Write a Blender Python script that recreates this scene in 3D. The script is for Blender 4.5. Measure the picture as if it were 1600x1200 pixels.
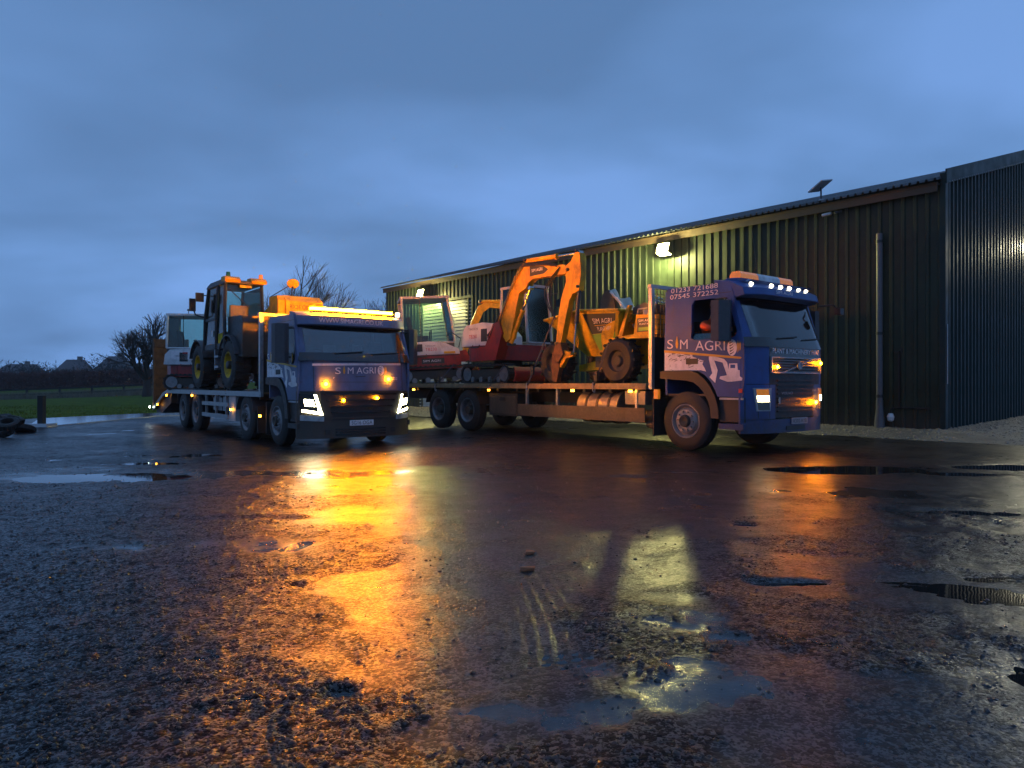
import bpy, bmesh, math, random
import numpy as np
from mathutils import Vector, Matrix
from mathutils.geometry import tessellate_polygon
R = math.radians
PI = math.pi
random.seed(7)
for o in list(bpy.data.objects):
    bpy.data.objects.remove(o)
S = bpy.context.scene
C = S.collection

# ------------------------------------------------------------------ camera
cd = bpy.data.cameras.new('camera'); cam = bpy.data.objects.new('camera', cd); C.objects.link(cam)
cam.location = (0, 0, 1.2); cam.rotation_euler = (R(90), 0, 0)
cd.sensor_width = 36; cd.lens = 24.98; cd.clip_start = 0.05; cd.clip_end = 3000
S.camera = cam

# ------------------------------------------------------------------ world: dusk sky under broken cloud
W = bpy.data.worlds.new('World'); S.world = W; W.use_nodes = True
nt = W.node_tree; N = nt.nodes; L = nt.links; N.clear()
def wn(t, **k):
    n = N.new(t)
    for a, b in k.items(): setattr(n, a, b)
    return n
out = wn('ShaderNodeOutputWorld'); bg = wn('ShaderNodeBackground'); L.new(bg.outputs[0], out.inputs[0])
tc = wn('ShaderNodeTexCoord'); sep = wn('ShaderNodeSeparateXYZ'); L.new(tc.outputs['Generated'], sep.inputs[0])
up = wn('ShaderNodeMath', operation='MAXIMUM'); L.new(sep.outputs['Z'], up.inputs[0]); up.inputs[1].default_value = 0.0
add = wn('ShaderNodeMath', operation='ADD'); L.new(up.outputs[0], add.inputs[0]); add.inputs[1].default_value = 0.22
dx = wn('ShaderNodeMath', operation='DIVIDE'); L.new(sep.outputs['X'], dx.inputs[0]); L.new(add.outputs[0], dx.inputs[1])
dy = wn('ShaderNodeMath', operation='DIVIDE'); L.new(sep.outputs['Y'], dy.inputs[0]); L.new(add.outputs[0], dy.inputs[1])
cmb = wn('ShaderNodeCombineXYZ'); L.new(dx.outputs[0], cmb.inputs[0]); L.new(dy.outputs[0], cmb.inputs[1])
mp = wn('ShaderNodeMapping'); L.new(cmb.outputs[0], mp.inputs[0]); mp.inputs['Scale'].default_value = (0.75, 0.95, 1); mp.inputs['Location'].default_value = (1.15, 0.35, 0)
ns = wn('ShaderNodeTexNoise'); L.new(mp.outputs[0], ns.inputs['Vector']); ns.inputs['Scale'].default_value = 1.0
ns.inputs['Detail'].default_value = 4.5; ns.inputs['Roughness'].default_value = 0.44; ns.inputs['Distortion'].default_value = 0.15
rp = wn('ShaderNodeValToRGB'); L.new(ns.outputs[0], rp.inputs[0])
e = rp.color_ramp.elements
e[0].position = 0.38; e[0].color = (0.108, 0.226, 0.465, 1)
e[1].position = 0.60; e[1].color = (0.188, 0.370, 0.775, 1)
m = e.new(0.5); m.color = (0.142, 0.293, 0.605, 1)
hz = wn('ShaderNodeMapRange'); L.new(up.outputs[0], hz.inputs[0])
hz.inputs[1].default_value = 0.0; hz.inputs[2].default_value = 0.42; hz.inputs[3].default_value = 1.08; hz.inputs[4].default_value = 0.92
mul = wn('ShaderNodeVectorMath', operation='SCALE'); L.new(rp.outputs[0], mul.inputs[0]); L.new(hz.outputs[0], mul.inputs['Scale'])
sky = wn('ShaderNodeTexSky', sky_type='NISHITA'); sky.sun_disc = False; sky.sun_elevation = R(1.0); sky.sun_rotation = R(150); sky.altitude = 50
sk = wn('ShaderNodeVectorMath', operation='SCALE'); L.new(sky.outputs[0], sk.inputs[0]); sk.inputs['Scale'].default_value = 0.004
ad = wn('ShaderNodeVectorMath', operation='ADD'); L.new(mul.outputs[0], ad.inputs[0]); L.new(sk.outputs[0], ad.inputs[1])
L.new(ad.outputs[0], bg.inputs[0]); bg.inputs[1].default_value = 1.0

sd = bpy.data.lights.new('dusk_sun', 'SUN'); so = bpy.data.objects.new('dusk_sun', sd); C.objects.link(so)
sd.energy = 0.03; sd.angle = R(25); sd.color = (1, 0.9, 0.8); so.rotation_euler = (R(80), 0, R(140)); so.location = (0, 0, 40)
S.view_settings.view_transform = 'Standard'; S.view_settings.look = 'None'; S.view_settings.exposure = 0.0; S.view_settings.gamma = 1.0
S.view_settings.use_curve_mapping = False

# ------------------------------------------------------------------ materials
def new_mat(name):
    m = bpy.data.materials.new(name); m.use_nodes = True
    return m, m.node_tree.nodes, m.node_tree.links, m.node_tree.nodes['Principled BSDF']
def M(name, col, rough=0.5, metal=0.0, var=0.18, scale=6.0, bump=0.0, bscale=40.0, coat=0.0, dirt=0.0, dirt_z=1.0, emit=0.0, spec=0.5, rvar=0.12, grime=0.0):
    m, n, l, p = new_mat(name)
    tc = n.new('ShaderNodeTexCoord')
    ns = n.new('ShaderNodeTexNoise'); ns.inputs['Scale'].default_value = scale; ns.inputs['Detail'].default_value = 6; ns.inputs['Roughness'].default_value = 0.65
    l.new(tc.outputs['Object'], ns.inputs['Vector'])
    rp = n.new('ShaderNodeValToRGB'); l.new(ns.outputs[0], rp.inputs[0])
    c = np.array(col)
    rp.color_ramp.elements[0].position = 0.3; rp.color_ramp.elements[0].color = tuple(np.clip(c*(1-var), 0, 1))+(1,)
    rp.color_ramp.elements[1].position = 0.7; rp.color_ramp.elements[1].color = tuple(np.clip(c*(1+var), 0, 1))+(1,)
    src = rp.outputs[0]
    rr = n.new('ShaderNodeMapRange'); l.new(ns.outputs[0], rr.inputs[0]); rr.inputs[1].default_value = 0.3; rr.inputs[2].default_value = 0.7
    rr.inputs[3].default_value = max(0.02, rough-rvar); rr.inputs[4].default_value = min(1, rough+rvar)
    l.new(rr.outputs[0], p.inputs['Roughness'])
    if dirt > 0:      # road spray: heavier low down, patchy
        sp = n.new('ShaderNodeSeparateXYZ'); l.new(tc.outputs['Object'], sp.inputs[0])
        g = n.new('ShaderNodeMapRange'); l.new(sp.outputs['Z'], g.inputs[0]); g.inputs[1].default_value = dirt_z; g.inputs[2].default_value = dirt_z*0.2
        n2 = n.new('ShaderNodeTexNoise'); n2.inputs['Scale'].default_value = 9; n2.inputs['Detail'].default_value = 8; n2.inputs['Roughness'].default_value = 0.8
        l.new(tc.outputs['Object'], n2.inputs['Vector'])
        q = n.new('ShaderNodeMath'); q.operation = 'MULTIPLY'; l.new(g.outputs[0], q.inputs[0]); l.new(n2.outputs[0], q.inputs[1])
        q2 = n.new('ShaderNodeMath'); q2.operation = 'MULTIPLY'; q2.use_clamp = True; l.new(q.outputs[0], q2.inputs[0]); q2.inputs[1].default_value = dirt*1.8
        mx = n.new('ShaderNodeMixRGB'); l.new(q2.outputs[0], mx.inputs[0]); l.new(src, mx.inputs[1]); mx.inputs[2].default_value = (0.062, 0.048, 0.036, 1)
        src = mx.outputs[0]
    if grime > 0:     # grease, mud and scuffs in patches
        g1 = n.new('ShaderNodeTexNoise'); g1.inputs['Scale'].default_value = 3.2; g1.inputs['Detail'].default_value = 10; g1.inputs['Roughness'].default_value = 0.72; g1.inputs['Distortion'].default_value = 0.6
        mpg = n.new('ShaderNodeMapping'); l.new(tc.outputs['Object'], mpg.inputs[0]); mpg.inputs['Scale'].default_value = (1.0, 1.0, 0.55); l.new(mpg.outputs[0], g1.inputs['Vector'])
        g2 = n.new('ShaderNodeMapRange'); l.new(g1.outputs[0], g2.inputs[0]); g2.inputs[1].default_value = 0.47; g2.inputs[2].default_value = 0.66; g2.inputs[3].default_value = 0; g2.inputs[4].default_value = grime
        mg = n.new('ShaderNodeMixRGB'); l.new(g2.outputs[0], mg.inputs[0]); l.new(src, mg.inputs[1]); mg.inputs[2].default_value = (0.050, 0.036, 0.024, 1)
        src = mg.outputs[0]
    l.new(src, p.inputs['Base Color'])
    p.inputs['Metallic'].default_value = metal
    p.inputs['Specular IOR Level'].default_value = spec
    p.inputs['Coat Weight'].default_value = coat; p.inputs['Coat Roughness'].default_value = 0.08
    if bump > 0:
        b = n.new('ShaderNodeBump'); b.inputs['Strength'].default_value = bump; b.inputs['Distance'].default_value = 0.01
        n3 = n.new('ShaderNodeTexNoise'); n3.inputs['Scale'].default_value = bscale; n3.inputs['Detail'].default_value = 5
        l.new(tc.outputs['Object'], n3.inputs['Vector']); l.new(n3.outputs[0], b.inputs['Height']); l.new(b.outputs[0], p.inputs['Normal'])
    if emit > 0:
        p.inputs['Emission Color'].default_value = tuple(col)+(1,); p.inputs['Emission Strength'].default_value = emit
    return m
def glass(name, tint=(0.62, 0.70, 0.68), refl=0.0):
    m, n, l, p = new_mat(name); n.remove(p)
    o = n['Material Output']
    t = n.new('ShaderNodeBsdfTransparent'); t.inputs[0].default_value = tuple(tint)+(1,)
    g = n.new('ShaderNodeBsdfGlossy'); g.inputs['Roughness'].default_value = 0.04
    lw = n.new('ShaderNodeFresnel'); lw.inputs['IOR'].default_value = 1.5
    a = n.new('ShaderNodeMath'); a.operation = 'ADD'; a.use_clamp = True; l.new(lw.outputs[0], a.inputs[0]); a.inputs[1].default_value = refl
    nz = n.new('ShaderNodeTexNoise'); nz.inputs['Scale'].default_value = 25; nz.inputs['Detail'].default_value = 4
    tc = n.new('ShaderNodeTexCoord'); l.new(tc.outputs['Object'], nz.inputs['Vector'])
    b = n.new('ShaderNodeMapRange'); l.new(nz.outputs[0], b.inputs[0]); b.inputs[3].default_value = 0.02; b.inputs[4].default_value = 0.14
    l.new(b.outputs[0], g.inputs['Roughness'])
    mx = n.new('ShaderNodeMixShader'); l.new(a.outputs[0], mx.inputs[0]); l.new(t.outputs[0], mx.inputs[1]); l.new(g.outputs[0], mx.inputs[2])
    l.new(mx.outputs[0], o.inputs[0])
    return m
def lamp_mat(name, col, strength):
    m, n, l, p = new_mat(name)
    p.inputs['Base Color'].default_value = tuple(min(1, c) for c in col)+(1,)
    p.inputs['Roughness'].default_value = 0.3
    tc = n.new('ShaderNodeTexCoord'); v = n.new('ShaderNodeTexVoronoi'); v.inputs['Scale'].default_value = 60; l.new(tc.outputs['Object'], v.inputs['Vector'])
    r = n.new('ShaderNodeMapRange'); l.new(v.outputs['Distance'], r.inputs[0]); r.inputs[1].default_value = 0; r.inputs[2].default_value = 0.8; r.inputs[3].default_value = strength*1.25; r.inputs[4].default_value = strength*0.75
    p.inputs['Emission Color'].default_value = tuple(col)+(1,); l.new(r.outputs[0], p.inputs['Emission Strength'])
    return m
m_blue = M('blue_paint', (0.032, 0.075, 0.235), 0.42, 0, 0.14, 3, coat=0.10, dirt=0.9, dirt_z=1.15, bump=0.03, bscale=6, spec=0.3, grime=.3)
m_blue2 = M('blue_paint_newer', (0.110, 0.135, 0.235), 0.42, 0, 0.14, 3, coat=0.12, dirt=0.9, dirt_z=1.2, bump=0.03, bscale=6, spec=0.3, grime=.3)
m_black = M('black_plastic', (0.012, 0.012, 0.013), 0.5, 0, 0.3, 12, bump=0.08, dirt=0.5, dirt_z=1.2)
m_gloss = M('gloss_black', (0.008, 0.009, 0.010), 0.2, 0, 0.2, 5, coat=0.5)
m_rubber = M('tyre_rubber', (0.022, 0.019, 0.016), 0.7, 0, 0.6, 9, bump=0.35, bscale=45)
m_rim = M('painted_steel_rim', (0.23, 0.22, 0.22), 0.42, 0.4, 0.3, 8, bump=0.1)
m_steel = M('galvanised_steel', (0.32, 0.33, 0.35), 0.42, 0.75, 0.25, 10, bump=0.1)
m_alu = M('aluminium_edge', (0.42, 0.42, 0.43), 0.36, 0.6, 0.25, 8, bump=0.12, dirt=0.4, dirt_z=1.5)
m_chassis = M('chassis_black', (0.02, 0.018, 0.016), 0.6, 0.1, 0.4, 9, bump=0.2, dirt=1.0, dirt_z=1.3)
m_guard = M('muddy_guard', (0.10, 0.075, 0.05), 0.5, 0.1, 0.6, 18, bump=0.5, dirt=1.0, dirt_z=0.95, grime=.8)
m_tank = M('dirty_aluminium_tank', (0.30, 0.25, 0.20), 0.45, 0.4, 0.35, 6, bump=0.15, dirt=1.0, dirt_z=1.1)
m_railwood = M('pale_timber_rail', (0.30, 0.19, 0.09), 0.55, 0, 0.4, 7, bump=0.3, bscale=25)
m_wood = M('deck_timber', (0.13, 0.075, 0.035), 0.6, 0, 0.4, 7, bump=0.4, bscale=25)
m_white = M('white_paint', (0.62, 0.62, 0.62), 0.4, 0, 0.12, 3, coat=0.1, grime=.35)
m_print = M('pinkish_white_print', (0.78, 0.73, 0.74), 0.5, 0, 0.10, 5, grime=.35)
m_gold = M('gold_print', (0.62, 0.33, 0.02), 0.45, 0, 0.08, 8)
m_green = M('green_print', (0.16, 0.36, 0.03), 0.45, 0, 0.12, 8)
m_darkprint = M('dark_print', (0.03, 0.03, 0.028), 0.5, 0, 0.2, 8)
m_redprint = M('red_print', (0.45, 0.02, 0.02), 0.45, 0, 0.12, 8)
m_red = M('red_paint', (0.30, 0.016, 0.012), 0.45, 0, 0.25, 5, coat=0.08, bump=0.08, grime=.7)
m_orange = M('orange_boom_paint', (0.70, 0.33, 0.012), 0.5, 0, 0.22, 5, coat=0.0, bump=0.12, spec=.3, grime=.6)
m_yellow = M('yellow_plant_paint', (0.66, 0.40, 0.015), 0.5, 0, 0.24, 5, coat=0.0, bump=0.12, spec=.3, grime=.65)
m_rust = M('rusty_steel', (0.14, 0.062, 0.025), 0.75, 0.1, 0.55, 5, bump=0.4)
m_dkgrey = M('dark_grey_plastic', (0.05, 0.05, 0.055), 0.5, 0, 0.25, 9, bump=0.1)
m_chrome = M('chromed_rod', (0.55, 0.55, 0.55), 0.18, 1.0, 0.05, 5)
m_grey = M('pale_grey_paint', (0.40, 0.40, 0.40), 0.45, 0, 0.15, 5, grime=.5)
m_mirror = M('mirror_glass', (0.6, 0.6, 0.62), 0.05, 1.0, 0.03, 3, rvar=0.02)
m_plate = M('number_plate', (0.70, 0.70, 0.70), 0.35, 0, 0.08, 20)
m_plate2 = M('dirty_number_plate', (0.26, 0.26, 0.28), 0.4, 0, 0.2, 20)
m_fabric = M('seat_fabric', (0.035, 0.036, 0.04), 0.9, 0, 0.2, 30, bump=0.2)
m_strap = M('strap_webbing', (0.03, 0.03, 0.04), 0.8, 0, 0.2, 30, bump=0.3)
m_sheet = M('pale_sheet', (0.50, 0.50, 0.42), 0.6, 0, 0.2, 9, bump=0.3, bscale=12)
m_hose = M('rubber_hose', (0.012, 0.012, 0.012), 0.45, 0, 0.2, 20)
m_amberlens = M('amber_lens', (0.60, 0.17, 0.01), 0.2, 0, 0.2, 14, coat=0.6, emit=0.55)
m_greenlens = M('green_lens', (0.01, 0.10, 0.03), 0.25, 0, 0.2, 10, coat=0.5)
m_glass = glass('tinted_glass')
m_screen = glass('windscreen_glass', (0.50, 0.56, 0.56), 0.09)
m_clear = glass('cab_glass', (0.78, 0.88, 0.84), 0.0)
m_bar = lamp_mat('amber_light_bar', (1.0, 0.265, 0.0008), 1500)
m_amber = lamp_mat('amber_lamp', (1.0, 0.27, 0.001), 700)
m_amber2 = lamp_mat('amber_strobe_lamp', (1.0, 0.25, 0.0008), 1100)
m_marker = lamp_mat('amber_marker', (1.0, 0.42, 0.03), 22)
m_head = lamp_mat('headlamp_white', (1.0, 0.93, 0.55), 40)
m_head2 = lamp_mat('headlamp_warm', (1.0, 0.85, 0.42), 16)
m_roofl = lamp_mat('roof_lamp_white', (1.0, 0.88, 0.62), 10)
m_flood = lamp_mat('floodlight_panel', (1.0, 0.92, 0.36), 90)
m_work = lamp_mat('white_work_lamp', (0.85, 1.0, 0.85), 40)
m_clad = M('dark_green_cladding', (0.021, 0.032, 0.020), 0.5, 0.0, 0.35, 1.6, bump=0.08, bscale=5, spec=0.22, dirt=.7, dirt_z=.7)
m_clad2 = M('blue_green_cladding', (0.008, 0.025, 0.024), 0.5, 0.0, 0.22, 2.5, bump=0.05, bscale=9, spec=0.2)
m_roof = M('roof_sheet', (0.06, 0.065, 0.07), 0.5, 0.1, 0.3, 4, bump=0.15)
m_soffit = M('brown_soffit', (0.05, 0.032, 0.020), 0.6, 0, 0.3, 6, bump=0.2)
m_pipe = M('grey_pipe', (0.085, 0.085, 0.09), 0.45, 0, 0.2, 8)
m_bark = M('bare_bark', (0.040, 0.032, 0.027), 0.85, 0, 0.35, 12, bump=0.4)
m_hedge = M('bare_hedge_twigs', (0.085, 0.036, 0.026), 0.9, 0, 0.35, 3)
m_fence = M('weathered_fence', (0.022, 0.02, 0.018), 0.85, 0, 0.3, 12, bump=0.3)
m_brickf = M('broken_brick', (0.30, 0.10, 0.04), 0.7, 0, 0.3, 30, bump=0.4)

# ------------------------------------------------------------------ geometry helpers
def obj(name, bm, mat, parent=None, smooth=True, bevel=0.0, loc=None):
    me = bpy.data.meshes.new(name)
    if bevel > 0:
        bmesh.ops.bevel(bm, geom=[e for e in bm.edges if len(e.link_faces) == 2 and e.calc_face_angle(0) > 0.6], offset=bevel, segments=2, affect='EDGES', profile=0.5)
    bmesh.ops.recalc_face_normals(bm, faces=bm.faces)
    bm.to_mesh(me); bm.free()
    if isinstance(mat, (list, tuple)):
        for k in mat: me.materials.append(k)
    else: me.materials.append(mat)
    if smooth:
        me.shade_smooth(); me.set_sharp_from_angle(angle=R(32))
    o = bpy.data.objects.new(name, me); C.objects.link(o)
    if parent: o.parent = parent
    if loc: o.location = loc
    return o
def share(name, src, parent, loc=(0, 0, 0), rot=(0, 0, 0), sc=None):
    o = bpy.data.objects.new(name, src.data); C.objects.link(o); o.parent = parent; o.location = loc; o.rotation_euler = rot
    if sc: o.scale = sc
    return o
def B(): return bmesh.new()
def bx(bm, x0, x1, y0, y1, z0, z1):
    vs = [bm.verts.new((x, y, z)) for x in (x0, x1) for y in (y0, y1) for z in (z0, z1)]
    for f in ((0, 1, 3, 2), (4, 6, 7, 5), (0, 4, 5, 1), (2, 3, 7, 6), (0, 2, 6, 4), (1, 5, 7, 3)):
        bm.faces.new([vs[i] for i in f])
    return bm
def frame(p0, p1):
    d = (Vector(p1)-Vector(p0)); l = d.length; d = d/l if l > 1e-9 else Vector((0, 0, 1))
    a = Vector((0, 0, 1)) if abs(d.z) < 0.9 else Vector((1, 0, 0))
    u = d.cross(a).normalized(); v = d.cross(u).normalized()
    return u, v
def cyl(bm, p0, p1, r0, r1=None, n=12, cap=True):
    r1 = r0 if r1 is None else r1
    u, v = frame(p0, p1)
    a = [bm.verts.new(Vector(p0)+(u*math.cos(2*PI*i/n)+v*math.sin(2*PI*i/n))*r0) for i in range(n)]
    b = [bm.verts.new(Vector(p1)+(u*math.cos(2*PI*i/n)+v*math.sin(2*PI*i/n))*r1) for i in range(n)]
    for i in range(n): bm.faces.new((a[i], a[(i+1) % n], b[(i+1) % n], b[i]))
    if cap: bm.faces.new(a[::-1]); bm.faces.new(b)
    return bm
def tube(bm, pts, r, n=7):
    pts = [Vector(p) for p in pts]; rings = []
    for i, p in enumerate(pts):
        a = pts[max(0, i-1)]; b = pts[min(len(pts)-1, i+1)]
        u, v = frame(a, b)
        if rings and rings[-1][1].dot(u) < 0: u = -u; v = -v
        rings.append(([bm.verts.new(p+(u*math.cos(2*PI*k/n)+v*math.sin(2*PI*k/n))*r) for k in range(n)], u))
    for (a, _), (b, _) in zip(rings, rings[1:]):
        for k in range(n): bm.faces.new((a[k], a[(k+1) % n], b[(k+1) % n], b[k]))
    bm.faces.new(rings[0][0][::-1]); bm.faces.new(rings[-1][0])
    return bm
def plate(bm, outer, holes, fn, t):
    """flat polygon with holes, extruded: fn(a, b, k) maps 2D + side (0/1) to 3D, t unused when fn handles it"""
    loops = [outer]+list(holes); flat = [p for lp in loops for p in lp]
    tris = tessellate_polygon([[Vector((p[0], p[1], 0)) for p in lp] for lp in loops])
    v0 = [bm.verts.new(fn(p[0], p[1], 0)) for p in flat]; v1 = [bm.verts.new(fn(p[0], p[1], t)) for p in flat]
    for tr in tris:
        try:
            bm.faces.new([v0[i] for i in tr]); bm.faces.new([v1[i] for i in reversed(tr)])
        except ValueError: pass
    k = 0
    for lp in loops:
        n = len(lp)
        for i in range(n):
            a, b = k+i, k+(i+1) % n
            bm.faces.new((v0[a], v0[b], v1[b], v1[a]))
        k += n
    return bm
def prism_y(bm, poly, y0, y1):      # polygon in XZ extruded along y
    return plate(bm, poly, [], lambda a, b, k: (a, y0 if k == 0 else y1, b), 1)
def prism_x(bm, poly, x0, x1):      # polygon in YZ extruded along x
    return plate(bm, poly, [], lambda a, b, k: (x0 if k == 0 else x1, a, b), 1)
def prism_z(bm, poly, z0, z1):
    return plate(bm, poly, [], lambda a, b, k: (a, b, z0 if k == 0 else z1), 1)
def patch(bm, fn, nu, nv, th=None):
    """grid surface fn(u,v) for u,v in 0..1; th = offset vector for a second skin"""
    def sheet(off):
        return [[bm.verts.new(Vector(fn(i/nu, j/nv))+off) for j in range(nv+1)] for i in range(nu+1)]
    g = sheet(Vector((0, 0, 0)))
    for i in range(nu):
        for j in range(nv): bm.faces.new((g[i][j], g[i+1][j], g[i+1][j+1], g[i][j+1]))
    if th:
        h = sheet(Vector(th))
        for i in range(nu):
            for j in range(nv): bm.faces.new((h[i][j], h[i][j+1], h[i+1][j+1], h[i+1][j]))
        for i in range(nu):
            bm.faces.new((g[i][0], h[i][0], h[i+1][0], g[i+1][0])); bm.faces.new((g[i][nv], g[i+1][nv], h[i+1][nv], h[i][nv]))
        for j in range(nv):
            bm.faces.new((g[0][j], g[0][j+1], h[0][j+1], h[0][j])); bm.faces.new((g[nu][j], h[nu][j], h[nu][j+1], g[nu][j+1]))
    return bm
def lathe(bm, prof, cx, cy, cz, axis='y', n=28, cap=True):
    """prof: list of (offset along axis, radius)"""
    rings = []
    for a, r in prof:
        ring = []
        for i in range(n):
            t = 2*PI*i/n
            if axis == 'y': ring.append(bm.verts.new((cx+r*math.cos(t), cy+a, cz+r*math.sin(t))))
            elif axis == 'z': ring.append(bm.verts.new((cx+r*math.cos(t), cy+r*math.sin(t), cz+a)))
            else: ring.append(bm.verts.new((cx+a, cy+r*math.cos(t), cz+r*math.sin(t))))
        rings.append(ring)
    for a, b in zip(rings, rings[1:]):
        for i in range(n): bm.faces.new((a[i], a[(i+1) % n], b[(i+1) % n], b[i]))
    if cap: bm.faces.new(rings[0][::-1]); bm.faces.new(rings[-1])
    return bm
def text(name, s, w, h, mat, parent, loc, face='side', italic=0.0, depth=0.003, slope=0.0):
    """lettering fitted to a w x h box, left-bottom at loc. face 'side' reads along +x seen from -y, 'front' along +y seen from +x"""
    cu = bpy.data.curves.new(name, 'FONT'); cu.body = s; cu.size = 1; cu.extrude = 0.0; cu.resolution_u = 3
    t = bpy.data.objects.new(name, cu); C.objects.link(t)
    bpy.context.view_layer.update()
    me = bpy.data.meshes.new_from_object(t.evaluated_get(bpy.context.evaluated_depsgraph_get()))
    bpy.data.objects.remove(t); bpy.data.curves.remove(cu)
    n = len(me.vertices); co = np.empty(n*3); me.vertices.foreach_get('co', co); co = co.reshape(-1, 3)
    lo = co.min(0); hi = co.max(0)
    X = (co[:, 0]-lo[0])/(hi[0]-lo[0])*w; Y = (co[:, 1]-lo[1])/(hi[1]-lo[1])*h
    X2 = X+italic*Y; Y2 = Y+slope*X
    if face == 'side': co = np.stack([X2, np.zeros(n), Y2], 1)
    elif face == 'rear': co = np.stack([np.zeros(n), -X2, Y2], 1)
    else: co = np.stack([np.zeros(n), X2, Y2], 1)
    me.vertices.foreach_set('co', co.ravel()); me.materials.clear(); me.materials.append(mat); me.update()
    me.name = name
    o = bpy.data.objects.new(name, me); C.objects.link(o); o.parent = parent; o.location = loc
    return o
def thing(name, label, cat, loc=(0, 0, 0), rotz=0.0, group=None):
    o = bpy.data.objects.new(name, None); o.empty_display_size = 0.3; C.objects.link(o)
    o.location = loc; o.rotation_euler = (0, 0, rotz); o['label'] = label; o['category'] = cat
    if group: o['group'] = group
    return o
def tag(o, label, cat, group=None):
    o['label'] = label; o['category'] = cat
    if group: o['group'] = group
    return o
def struct(o, label=None, kind='structure'):
    o['kind'] = kind
    if label: o['label'] = label
    return o
def light(name, kind, loc, energy, col, parent=None, size=0.1, rot=None, size_y=None, spot=None):
    ld = bpy.data.lights.new(name, kind); ld.energy = energy; ld.color = col
    if kind == 'AREA':
        ld.size = size
        if size_y: ld.shape = 'RECTANGLE'; ld.size_y = size_y
    else: ld.shadow_soft_size = size
    if spot: ld.spot_size = R(spot); ld.spot_blend = 0.6
    o = bpy.data.objects.new(name, ld); C.objects.link(o); o.location = loc
    if rot: o.rotation_euler = rot
    if parent: o.parent = parent
    return o

# ------------------------------------------------------------------ numpy noise
def _hash(ix, iy, seed):
    h = (ix.astype(np.int64)*374761393+iy.astype(np.int64)*668265263+seed*974634777) & 0x7fffffff
    h = ((h ^ (h >> 13))*1274126177) & 0x7fffffff
    return ((h ^ (h >> 16)) & 0xffff)/65535.0
def vnoise(x, y, seed=0):
    ix = np.floor(x); iy = np.floor(y); fx = x-ix; fy = y-iy
    fx = fx*fx*fx*(fx*(fx*6-15)+10); fy = fy*fy*fy*(fy*(fy*6-15)+10)
    a = _hash(ix, iy, seed); b = _hash(ix+1, iy, seed); c = _hash(ix, iy+1, seed); d = _hash(ix+1, iy+1, seed)
    return (a*(1-fx)+b*fx)*(1-fy)+(c*(1-fx)+d*fx)*fy
def fbm(x, y, f, o=4, seed=0, g=0.5):
    s = 0; a = 1; t = 0
    for i in range(o):
        s = s+a*(vnoise(x*f+17.3*i, y*f-9.1*i, seed+i)-0.5); t += a; a *= g; f *= 2.03
    return s/t*2
def sm(e0, e1, x):
    t = np.clip((x-e0)/(e1-e0), 0, 1); return t*t*(3-2*t)
def lowG(x, y):                     # gentle fall of the yard towards the left-hand lorry
    return -0.10*sm(-1.0, -3.4, x)*sm(9.0, 13.5, y)

# ================================================================== GROUND
def gridmesh(name, X, Y, Z, mat):
    nr, nc = X.shape
    me = bpy.data.meshes.new(name)
    me.vertices.add(nr*nc); me.vertices.foreach_set('co', np.stack([X, Y, Z], -1).astype(np.float32).ravel())
    i = (np.arange(nr-1)[:, None]*nc+np.arange(nc-1)[None, :]).ravel()
    q = np.stack([i, i+1, i+nc+1, i+nc], 1).ravel().astype(np.int32)
    nf = len(i); me.loops.add(nf*4); me.loops.foreach_set('vertex_index', q)
    me.polygons.add(nf); me.polygons.foreach_set('loop_start', np.arange(0, nf*4, 4, dtype=np.int32))
    me.polygons.foreach_set('use_smooth', np.ones(nf, dtype=bool))
    me.update(); me.validate(); me.materials.append(mat)
    o = bpy.data.objects.new(name, me); C.objects.link(o)
    return o
# puddle hollows: x, y, half width, half depth, how deep
HOLLOWS = [(4.75, 10.0, 0.95, 0.42, .05), (4.15, 6.6, .48, .20, .035), (6.0, 9.5, .42, .24, .04), (7.3, 10.3, .8, .3, .04), (3.05, 4.4, .20, .07, .03),
           (-.67, 2.76, .060, .055, .035), (-.50, 2.62, .04, .03, .025), (-5.3, 9.2, 1.0, .5, .045), (-5.9, 11.2, .9, .35, .045), (-6.2, 13.0, .9, .5, .04),
           (-2.45, 6.3, .55, .10, .03), (2.4, 9.75, .62, .05, .045), (1.55, 9.2, .3, .08, .03), (-1.28, 4.22, .05, .03, .025), (1.72, 4.3, .26, .05, .03),
           (-3.6, 7.6, .6, .2, .02), (-8.0, 12.0, 1.2, .4, .03), (2.0, 6.1, .10, .05, .03)]
# shallow soft-edged films of water: x, y, half width, half depth
FILMS = [(.66, 2.85, .30, .22), (.25, 2.6, .3, .10), (.95, 3.5, .4, .2), (-5.2, 9.8, 1.6, .9), (-3.2, 9.5, 1.3, .5), (-2.2, 5.2, .9, .2), (3.3, 7.8, 1.1, .4)]
def film_mask(x, y):
    f = np.zeros_like(x)
    for (px, py, a, b) in FILMS:
        q = ((x-px)/a)**2+((y-py)/b)**2+3.2*fbm(x, y, 1.6/max(a, .25), 6, int(px*17+py*13) % 89)
        f = np.maximum(f, sm(1.5, -.3, q))
    return f
def rough_mask(x, y):               # where loose stones lie
    a = fbm(x, y, 0.55, 4, 40)+0.55*fbm(x, y, 1.9, 3, 60)
    left = sm(0.2, -3.2, x+0.25*(y-3))*0.5
    near = sm(6.5, 2.2, y)*0.22
    return sm(0.02, 0.42, a+left+near-0.12)*(1-.9*film_mask(x, y))
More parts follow.
